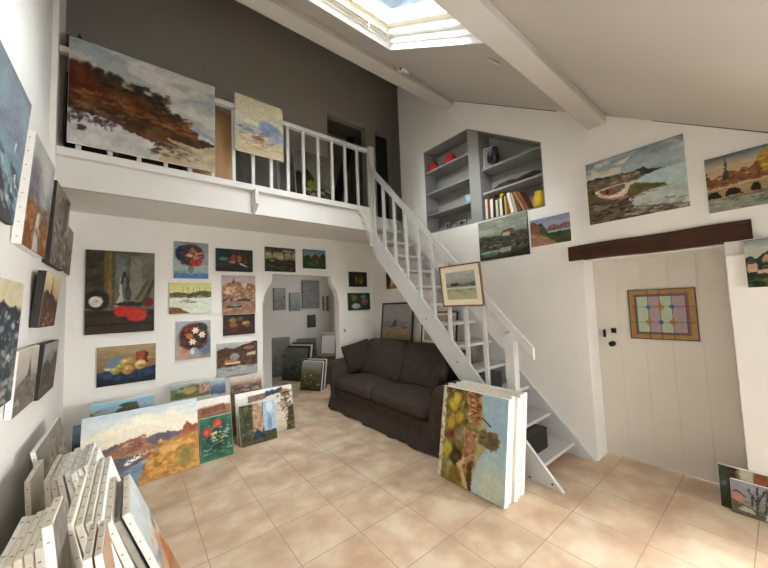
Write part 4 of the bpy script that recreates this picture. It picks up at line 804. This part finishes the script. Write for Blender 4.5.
p.blob(.5, .5, .4, .4, '24503c', .12, .5).dabs(.1, .9, .1, .9, ['1c4434', '54946c', '3c7c64', '88a888'], 60, .035, 1.5, 1).blob(.22, .66, .15, .1, 'b83c2c', .1).blob(.55, .82, .15, .1, 'c44430', .1).blob(.2, .66, .07, .05, 'd8583c').blob(.56, .82, .07, .05, 'dc6440').dabs(.35, .75, .42, .66, ['d8c860', 'e8dca0', 'c8903c', 'e8e8d8'], 16, .03, 1, 5).dabs(.75, .9, .45, .75, ['c8d8d4', '94b4b4'], 10, .025, 1, 6).dabs(.3, .7, .25, .35, ['1c3428', '143024'], 8, .03, 2, 8)
lean('green canvas of red poppies, front of the row beside the autumn river valley', .602, .935, 4.05, .455, 15, p)
p = Pic(.36, .62, 60, 'a07458', 75).grad([(0, '8c6c54'), (.84, 'a87858'), (.88, 'e4ded4'), (1, 'ece8e0')], .06).poly([(.1,.72),(.15,.82),(.8,.88),(.85,.76)], '8c5c44')
lean('canvas with a brown roof under a white sky, directly behind the red poppies', .60, .965, 4.21, .62, 13, p)
p = Pic(.44, .475, 90, '5c6450', 76, .015).grad([(0, '4c4c34'), (1, '5c6c54')], .06)
p.poly([(-.05,-.05),(-.05,1.05),(.34,1.05),(.36,.6),(.3,.3),(.6,-.05)], '4a4e30', .12).dabs(0, .34, .1, 1, ['5c6c3c', '2c3424', '8c7c44', '6c5030'], 40, .04, 1, 1).poly([(.34,.3),(.38,1.02),(.66,1.02),(.62,.7),(.66,.4),(.56,.2)], 'b89474', .12).dabs(.36, .64, .3, 1, ['d8b898', '8c5c40', 'a8784c'], 22, .04, .8, 2).poly([(.66,.25),(.64,.6),(.68,1.02),(1.05,1.02),(1.05,.25)], 'a4c0d4', .06).poly([(.3,.1),(.45,.36),(.62,.2),(.72,.06)], '24445c', .08).blob(.85, .85, .1, .14, 'c8d8e0').blob(.82, .45, .06, .2, '7c9cb8', .06, .5).land([(0,.08),(.4,.1),(1,.14)], '54502c', .08)
lean('canvas of a cliff shown sideways beside pale blue water, front right of the row', 1.04, 1.478, 4.15, .475, 15, p)
p = Pic(.74, .59, 110, 'e0dcd0', 77, .012).grad([(0, 'c8b8a0'), (1, 'e8e4dc')], .05)
p.band(.9, 1.1, 'f0ece4', .02).poly([(.2,.76),(.2,.9),(.5,.92),(.5,.8)], '8c705c', .1).poly([(.5,.82),(.5,.94),(.82,.98),(.82,.88)], '3c546c', .08).poly([(.72,.5),(.7,.1),(.66,.0),(.6,.5)], 'd4c8b4').blob(.86, .84, .09, .1, 'a88454', .12).dabs(.72, 1, .45, .9, ['5c4430', '8c6c48', '3c3024', 'b08c58'], 40, .035, 1, 1).poly([(.84,0),(.9,.5),(1.05,.6),(1.05,0)], '5c5034', .12).dabs(.84, 1, 0, .6, ['3c3824', '7c6c40', '94805c'], 30, .035, 1, 2)
lean('wide canvas with brown trees on its right, behind the sideways cliff', 1.04, 1.785, 4.315, .585, 12, p)
p = Pic(.44, .77, 70, '7c7c50', 78, .01).grad([(0, '6c6c40'), (.6, '74764c'), (.72, 'b4b0a0'), (.78, '6c6c3c'), (1, 'a8b4b0')], .05).dabs(0, 1, .76, .95, ['4c5c2c', '7c7c3c', '5c6c34'], 30, .03, 2, 1).blob(.45, .88, .16, .06, 'b09454').poly([(.72,.8),(.72,.94),(.98,.97),(.98,.82)], 'b88c7c').dabs(.72, .98, .82, .95, ['d8c0b0', '8c5c4c'], 8, .02, 1, 3).band(.70, .76, 'c0bcb0', .04)
lean('riverside canvas with pink houses, tallest at the rear left of the row', .378, .812, 4.60, .77, 11, p)
p = Pic(.3, .75, 40, '7c8ca0', 79).grad([(0, 'a8a8a0'), (.72, 'c4c4c0'), (.76, '54647c'), (.88, '6c7c94'), (.92, '98a8bc'), (1, 'b8c0c8')], .04)
lean('blue mountain canvas between the pink houses and the beach canvas', .76, 1.01, 4.69, .745, 10, p)
p = Pic(.42, .745, 60, 'b49a88', 80).grad([(0, '7c6450'), (.72, '84705c'), (.78, '5c4c40'), (.85, '8c7464'), (.92, 'c8b09c'), (1, 'd4c0b0')], .05).dabs(0, 1, .72, .88, ['4c4038', 'c8b8a4', '8c6c54'], 26, .018, 3, 2)
lean('brown beach canvas under a pink sky, rear right of the row', 1.047, 1.462, 4.60, .75, 11, p)

# -------- stack standing by the stairs
GS = 'canvases stacked against the stairs'
p = Pic(.70, .80, 150, 'b0a060', 81, .012).grad([(0, 'b0a878'), (1, 'b4a868')], .06)
p.poly([(-.05,-.05),(-.05,1.05),(.55,1.05),(.60,.6),(.54,.2),(.5,-.05)], '8a7c40', .12)
p.dabs(.02, .5, .0, 1, ['6c6428', 'b89c38', '5a4c24', 'a07c34', '84803c', '8a5428', 'c8b060', '4c3c20'], 130, .04, .8, 1)
for u, v, r_, c_ in ((.2,.82,.07,'ccb030'), (.3,.70,.06,'c4a42c'), (.14,.32,.08,'b4a438'), (.24,.9,.06,'d8bc48'), (.17,.62,.06,'c8a83c'), (.30,.28,.085,'54341c'), (.2,.5,.05,'94382c'), (.26,.22,.09,'54481c'), (.3,.08,.08,'8a7430'), (.32,.52,.07,'8c8c74'), (.2,.14,.07,'a8a47c')): p.blob(u, v, r_, r_, c_, .12, .6)
p.poly([(-.05,.0),(-.02,1.05),(.055,1.05),(.065,.5),(.05,.0)], 'd4ccb0', .1).dabs(0, .07, 0, 1, ['8c7c4c', 'e4dcc4', '6c5c34'], 16, .03, .5, 3)
p.poly([(.53,-.05),(.57,.16),(.60,.30),(.68,.40),(.74,.5),(.74,.60),(.70,.74),(.66,.86),(.62,1.05),(1.05,1.05),(1.05,-.05)], 'a6bfc8', .05).blob(.80, .12, .2, .2, 'c4cdb4', .04, 1.0).blob(.9, .8, .2, .25, '9cbccc', .04, 1.0)
p.poly([(.44,.70),(.44,.90),(.63,.92),(.64,.72),(.56,.66)], 'b48458', .08).poly([(.40,.90),(.42,1.02),(.60,1.0),(.60,.9)], 'a07248', .1).dabs(.43, .64, .68, 1, ['d09c70', '5c4028', 'dcbc90', '94502c', 'b0743c'], 46, .022, 1, 4)
for v in (.74, .79, .84): p.line(.47, v, .61, v+.01, .006, '5a3a24', .8)
p.poly([(.60,.50),(.62,.62),(.88,.65),(.91,.52),(.80,.46)], '80704c', .1).dabs(.6, .88, .48, .64, ['6c6c34', '9c8c68', '5c4c38', '84743c'], 26, .026, 1, 5).poly([(.78,.51),(.80,.60),(.87,.60),(.88,.52)], '6c5c48').line(.64, .76, .78, .69, .01, '54503c')
p.poly([(.38,.25),(.40,.60),(.58,.60),(.60,.42),(.54,.2)], 'b08660', .1).dabs(.38, .6, .2, .62, ['cfa47c', '7c4c30', '94744c', 'b8784c', '6c5c38', 'dcb890'], 54, .024, .8, 6).poly([(.46,-.05),(.47,.26),(.54,.30),(.55,-.05)], '6c4a30').poly([(.40,.3),(.30,.20),(.40,.06),(.47,-.02),(.50,.02),(.41,.16),(.39,.2),(.44,.3)], 'd0b48c').blob(.28, .1, .1, .08, '8c6c30', .1, .6)
for k, (lab, pc) in enumerate((('canvas of a hill town turned on its side, front of the stair stack', p), ('second canvas from the front in the stair stack, only its edges showing', None), ('third canvas from the front in the stair stack, only its edges showing', None), ('fourth canvas from the front in the stair stack, only its edges showing', None), ('rear canvas of the stair stack, nearest the stair stringer', None))):
    xf, xt = 2.31+.064*k, 2.468+.064*k
    h = .82+(.004, .014, -.008, .006, .012)[k]; th = (.056, .06, .055, .058, .056)[k]
    canvas(lab, GS, .70+(.0, -.01, .01, .0, -.02)[k], h, pc, (xf+th, 1.834+(0, .008, -.006, .004, -.008)[k], 0), -90, -math.degrees(math.atan((xt-xf)/.8)), th, (EDGE, EDGE2)[k % 2], staples='R')

# -------- near stacks leaning on the left wall
def stackc(label, group, y0, w, xf, xt, z, th=.019, pic=None, edge=None, st='LT'):
    a = math.atan((xf-xt)/z); L = z/math.cos(a)
    return canvas(label, group, w, L, pic, (xf-th*math.cos(a), y0+w/2, .0), 90, -math.degrees(a), th, edge or random.choice((EDGE, EDGE, EDGE2)), staples=st)
G1 = 'right-hand canvas stack in the near left corner'; G2 = 'far canvas stack against the left wall'; G3 = 'near canvas stack against the left wall'
p = Pic(.42, .92, 90, 'b8a48c', 91, .02).grad([(0, 'a88458'), (.4, '9c744c'), (.6, 'b89c80'), (.8, 'b8bcb8'), (1, 'c4ccc8')], .06)
p.dabs(0, 1, .2, .75, ['b87444', '7c4c38', '8c8484', '5c4c44', 'd0a070', '6c7484'], 70, .035, 1, 1).blob(.7, .55, .2, .1, 'b06c3c', .1, .6).blob(.5, .4, .25, .08, 'c08450', .1, .6)
stackc('canvas with an orange and grey townscape, outermost on the right of the near stack', G1, 1.71, .40, .325, .0, .842, .024, p)
q_ = Pic(.4, .86, 40, '6c7c88', 92).grad([(0, '4c4c4c'), (.8, '607080'), (1, '7c98a8')], .05)
stackc('dark blue-topped canvas, second from the right in the near stack', G1, 1.72, .40, .28, -.028, .82, .021, q_, mat('grey_canvas_edge', '8c8880', .8, .1, 20))
for k, (lab, y0, w, xf, xt, z) in enumerate((
    ('third canvas from the right in the near stack, narrow white top edge', 1.70, .45, .225, -.054, .838),
    ('fourth canvas from the right in the near stack, one of the three longest', 1.70, .715, .18, -.083, .856),
    ('fifth canvas from the right in the near stack, one of the three longest', 1.71, .70, .125, -.110, .862),
    ('sixth canvas from the right in the near stack, one of the three longest', 1.705, .66, .07, -.137, .866),
    ('seventh canvas from the right in the near stack, its white edge gapping open', 1.70, .465, .012, -.165, .885))):
    stackc(lab, G1, y0, w, xf, xt, z, .0225)
ordn = ['first', 'second', 'third', 'fourth', 'fifth', 'sixth', 'seventh', 'eighth', 'ninth']
for k in range(9):
    xt = -.160-.0265*k; xf = .085-.05*k; z = .775-.005*k+.006*((k*5) % 3); y0 = 2.57+.006*((k*7) % 5)
    if k == 8: xt, xf, y0 = -.435, -.40, 2.70
    stackc(ordn[k]+' white-edged canvas counted from the right in the far stack', G2, y0, (.34, .42, .43, .41, .43, .42, .43, .42, .34)[k], xf, xt, z, .024)
for k in range(6):
    xt = -.213-.0225*k; xf = -.125-.033*k
    stackc(ordn[k]+' white-edged canvas counted from the right in the stack nearest the camera', G3, 1.655+.008*((k*3) % 4), .345, xf, xt, .85-.004*k, .0212)
q_ = Pic(.24, .98, 30, '6c6458', 93).grad([(0, '5c5448'), (1, '8c8478')], .08)
stackc('tall narrow canvas with a dark picture, standing above the nearest stack', G3, 1.475, .21, -.085, -.188, 1.0, .024, q_)
for k in range(2):
    q_ = Pic(.2, .9, 24, 'b08c6c', 94+k).grad([(0, '8c6448'), (1, 'b89474')], .06)
    stackc(('right', 'left')[k]+' of the two small canvas corners at the bottom edge of the picture', G1, 1.42, .22, .06-.045*k, -.066-.026*k, .885, .02, q_)
p = Pic(.95, .81, 90, '6c6456', 95, .015).grad([(0, '4c4438'), (.5, '6c6250'), (1, '8c8474')], .06).dabs(0, 1, .2, .9, ['3c362c', '8c8068', 'a89c84', '54483a'], 60, .05, 1.2, 1)
stackc('large brown landscape leaning on the left wall behind the white stacks', None, 3.06, .90, -.335, -.476, .79, .024, p, EDGE, 'L')

# -------- two small canvases on the floor at the right
GQ = 'small canvases on the floor at the right wall'
p = Pic(.5, .235, 90, '8c8c90', 96, .012).grad([(0, '6c7454'), (.3, '8a8c7c'), (.5, '8c8c94'), (1, '98989c')], .05).poly([(.0,.35),(.0,.62),(.05,.70),(.13,.56),(.13,.38)], 'b8846c').poly([(0,.60),(.05,.74),(.15,.56),(.13,.54),(.05,.68)], '54504c').land([(0,.42),(.1,.34),(.25,.24),(1,.3)], '6a6450', .1).poly([(.06,.14),(.1,.28),(.2,.26),(.24,.12)], 'b4b4a0').poly([(.32,.05),(.36,.34),(.44,.4),(.5,.1)], 'c4c8c4')
for a in (((.25,.15),(.27,.98)), ((.26,.5),(.34,.9)), ((.26,.45),(.17,.85)), ((.33,.22),(.36,.95)), ((.35,.6),(.44,.9)), ((.46,.2),(.45,.95)), ((.2,.3),(.21,.7))): p.line(a[0][0], a[0][1], a[1][0], a[1][1], .022, '4a423a')
canvas('small canvas of bare trees and a pink house, front one at the right wall', GQ, .5, .235, p, (3.562, .105, 0), -90, -10, .018, sname='painted_surface')
p = Pic(.6, .31, 90, '7c7458', 97, .012).grad([(0, '5c5030'), (.5, '5c6050'), (1, '8c8470')], .06).band(-.1, 1.1, '3c4c40', .1, .03, -.1, .09).band(-.1, 1.1, '4c3020', .08, .03, .09, .15).band(.3, 1.1, '7c6c4c', .08, .03, .15, .19).band(0, 1.1, 'b4b098', .08, .03, .19, .30).band(0, 1.1, '8c5430', .08, .03, .31, .42).dabs(0, .2, 0, 1, ['54743c', '24302c', '7c8c9c', '3c4c34'], 24, .06, 1, 1).dabs(.5, 1, .2, 1, ['945c34', 'b88c4c', '5c4424', 'c8b07c'], 30, .06, 1, 2).band(-.1, .3, '4c4424', .08)
canvas('small canvas of tree trunks, behind the bare trees at the right wall', GQ, .6, .31, p, (3.606, .118, 0), -90, -5, .016)

# -------- the side room
GW = 'pictures on the side room wall'; GZ = 'canvases stored in the side room'
def grp(sd, c1, c2, c3, w=.4, h=.5):
    return Pic(w, h, 36, c2, sd, .02).grad([(0, c1), (.5, c2), (1, c3)], .06).dabs(0, 1, .1, .6, [c1, c3, '54544c'], 16, .05, 1.5, 1)
for lab, x0, x1, z0, z1, sd, cs in (
    ('grey portrait painting at the left on the side room wall', 2.79, 3.10, 1.61, 2.17, 101, ('8c8684', '948f8c', 'a4a8a8')),
    ('blue-grey painting second from the left on the side room wall', 3.21, 3.51, 1.57, 2.05, 102, ('8c948f', '98a09e', 'a4acac')),
    ('mauve-grey painting, upper of the two touching on the side room wall', 3.56, 4.06, 2.02, 2.38, 103, ('8c8684', '94908e', '8f8a88')),
    ('mauve-grey painting, lower of the two touching on the side room wall', 3.56, 4.06, 1.62, 2.0, 104, ('8a8482', '8f8a88', '888280')),
    ('small dark green painting lowest on the side room wall', 3.70, 3.93, 1.11, 1.45, 105, ('34443c', '3c4c44', '4c5850')),
    ('narrow grey picture, left of the narrow pair in the side room', 4.16, 4.21, 1.55, 1.94, 106, ('8c887c', '94908a', '9c9892')),
    ('narrow grey picture, right of the narrow pair in the side room', 4.28, 4.34, 1.53, 1.95, 107, ('84807a', '8c8882', '94908a'))):
    canvas(lab, GW, x1-x0, z1-z0, grp(sd, *cs), ((x0+x1)/2, 7.999, z0), 0, 0, .035, EDGED)
def st2(lab, x, y, w, h, yaw, tilt, pic, edge, th=.025): canvas(lab, GZ, w, h, pic, (x, y, 0), yaw, -tilt, th, edge)
ya = -58
sx, sy = math.cos(R(ya+90)), math.sin(R(ya+90))
for k, (lab, cs, ed) in enumerate((('grey-green canvas at the front of the left stack in the side room', ('3c4438', '6c7468', '84887c'), EDGED), ('second canvas of the left stack in the side room, black edge', None, EDGED), ('third canvas of the left stack in the side room, pale edge', None, EDGE2), ('brown canvas at the rear of the left stack in the side room', ('4c3c2c', '5c4838', '6c5c4c'), EDGED))):
    st2(lab, 2.90+sx*.075*k, 7.05+sy*.075*k, .62, .74+.03*k, ya, 13, grp(110+k, *cs) if cs else None, ed, .035)
for k, (lab, cs, ed) in enumerate((('canvas of brown reeds at the front of the right stack in the side room', ('4c4824', '6c6444', 'b4bab8'), EDGED), ('second canvas of the right stack in the side room, white edge', None, EDGE), ('third canvas of the right stack in the side room, black edge', None, EDGED), ('fourth canvas of the right stack in the side room, white edge', None, EDGE), ('rear canvas of the right stack in the side room, black edge', None, EDGED))):
    st2(lab, 2.80+sx*.058*k, 5.98+sy*.058*k, .46, .56+.01*k, ya, 12, grp(120+k, *cs, w=.46, h=.56) if cs else None, ed, .03)
for lab, x, y, w, h, yaw, cs, ed in (
    ('tall grey canvas behind the stacks at the back of the side room', 2.75, 7.72, .7, .95, -10, ('6c6c64', '84847c', '94948c'), EDGE2),
    ('tall green-grey canvas second along the back of the side room', 3.55, 7.75, .5, .85, -25, ('54584c', '747868', '8c9084'), EDGED),
    ('pale canvas third along the back of the side room', 3.95, 7.3, .45, 1.0, -35, ('8c8c84', 'a4a49c', 'b4b4ac'), EDGE),
    ('dark wooden board standing at the far left of the side room', 2.42, 7.6, .3, .8, -20, ('2c2018', '3c2c20', '34281c'), EDGED)):
    st2(lab, x, y, w, h, yaw, 9, grp(int(x*100), *cs, w=w, h=h), ed)
q = framed('white sheet in a thin dark frame leaning at the right of the side room', GZ, .34, .42, Pic(.3, .38, 20, 'e4e6e4', 131).grad([(0, 'd8dad8'), (1, 'eceeec')], .02), (3.35, 6.25, .62), -50, -12, .012, .002, .02, fm=IRON)
tag(obj('easel_box', (lambda b: (box(b, -.2, .2, -.16, .16, 0, .56), box(b, -.21, .21, -.17, .17, .56, .585), b)[2])(new()), mat('brown_box', '5c4632', .7, .15, 6), loc=(3.42, 6.32, 0)), 'brown wooden box under the white sheet in the side room', 'box')

# ================================================================== LIGHT, SKY, CAMERA
w = bpy.data.worlds.new('sky'); bpy.context.scene.world = w; w.use_nodes = True; nt = w.node_tree; bg = nt.nodes['Background']
tc = nt.nodes.new('ShaderNodeTexCoord'); n = nt.nodes.new('ShaderNodeTexNoise'); n.inputs['Scale'].default_value = 3.5; n.inputs['Detail'].default_value = 6
nt.links.new(tc.outputs['Generated'], n.inputs['Vector'])
r = nt.nodes.new('ShaderNodeValToRGB'); r.color_ramp.elements[0].position = .42; r.color_ramp.elements[1].position = .6
r.color_ramp.elements[0].color = lin('b4cfe4'); r.color_ramp.elements[1].color = lin('e6edf2')
nt.links.new(n.outputs['Fac'], r.inputs['Fac']); nt.links.new(r.outputs['Color'], bg.inputs['Color']); bg.inputs['Strength'].default_value = .42
def area(name, loc, rot, sx, sy, power, colr):
    l = bpy.data.lights.new(name, 'AREA'); l.shape = 'RECTANGLE'; l.size = sx; l.size_y = sy; l.energy = power; l.color = colr
    o = bpy.data.objects.new(name, l); C.objects.link(o); o.location = loc; o.rotation_euler = [R(a) for a in rot]
    return o
def aimed(name, loc, to, sx, sy, power, colr):
    l = area(name, loc, (0, 0, 0), sx, sy, power, colr)
    l.rotation_euler = (Vector(to)-Vector(loc)).to_track_quat('-Z', 'Y').to_euler()
aimed('patio_daylight', (2.2, -3.5, 1.5), (.6, 4.5, 1.3), 3.4, 1.6, 72, (1, .975, .94))
aimed('added_side_light', (4.45, -1.55, 1.5), (-.1, 3.8, 1.0), 1.2, 1.2, 420, (.95, .97, 1))  # added lamp behind the invented side window, brightens the left wall
aimed('skylight_daylight', (1.5, .9, 5.9), (1.5, 1.9, 3.9), 1.5, 1.5, 210, (1, .98, .95))
aimed('skylight_daylight_south', (1.4, -1.1, 5.6), (1.55, 1.9, 3.95), 2.0, 1.6, 90, (1, .98, .95))
aimed('skylight_daylight_west', (-1.6, .9, 5.6), (1.55, 1.85, 4.0), 1.6, 1.6, 560, (1, .98, .95))
aimed('skylight_daylight_east', (4.9, .9, 5.5), (1.55, 1.85, 4.0), 1.8, 1.6, 560, (.97, .98, 1))
area('side_room_daylight', (4.75, 6.35, 1.6), (0, 90, 0), 1.3, 1.6, 9, (1, .97, .93))

cam = bpy.data.cameras.new('camera'); co = bpy.data.objects.new('camera', cam); C.objects.link(co)
cam.sensor_fit = 'HORIZONTAL'; cam.sensor_width = 36; cam.lens = 316.6/768*36; cam.clip_start = .02; cam.clip_end = 100
yw, pi_, ro = .67348, .065062, -.037583
F = Vector((math.sin(yw)*math.cos(pi_), math.cos(yw)*math.cos(pi_), math.sin(pi_)))
r0 = Vector((math.cos(yw), -math.sin(yw), 0)); u0 = r0.cross(F)
r1 = math.cos(ro)*r0+math.sin(ro)*u0; u1 = -math.sin(ro)*r0+math.cos(ro)*u0
m = Matrix((r1, u1, -F)).transposed().to_4x4(); m.translation = (0, 0, H); co.matrix_world = m
sc = bpy.context.scene; sc.camera = co
sc.view_settings.view_transform = 'Standard'; sc.view_settings.look = 'None'; sc.view_settings.exposure = EXPO; sc.view_settings.gamma = 1
sc.view_settings.use_curve_mapping = False
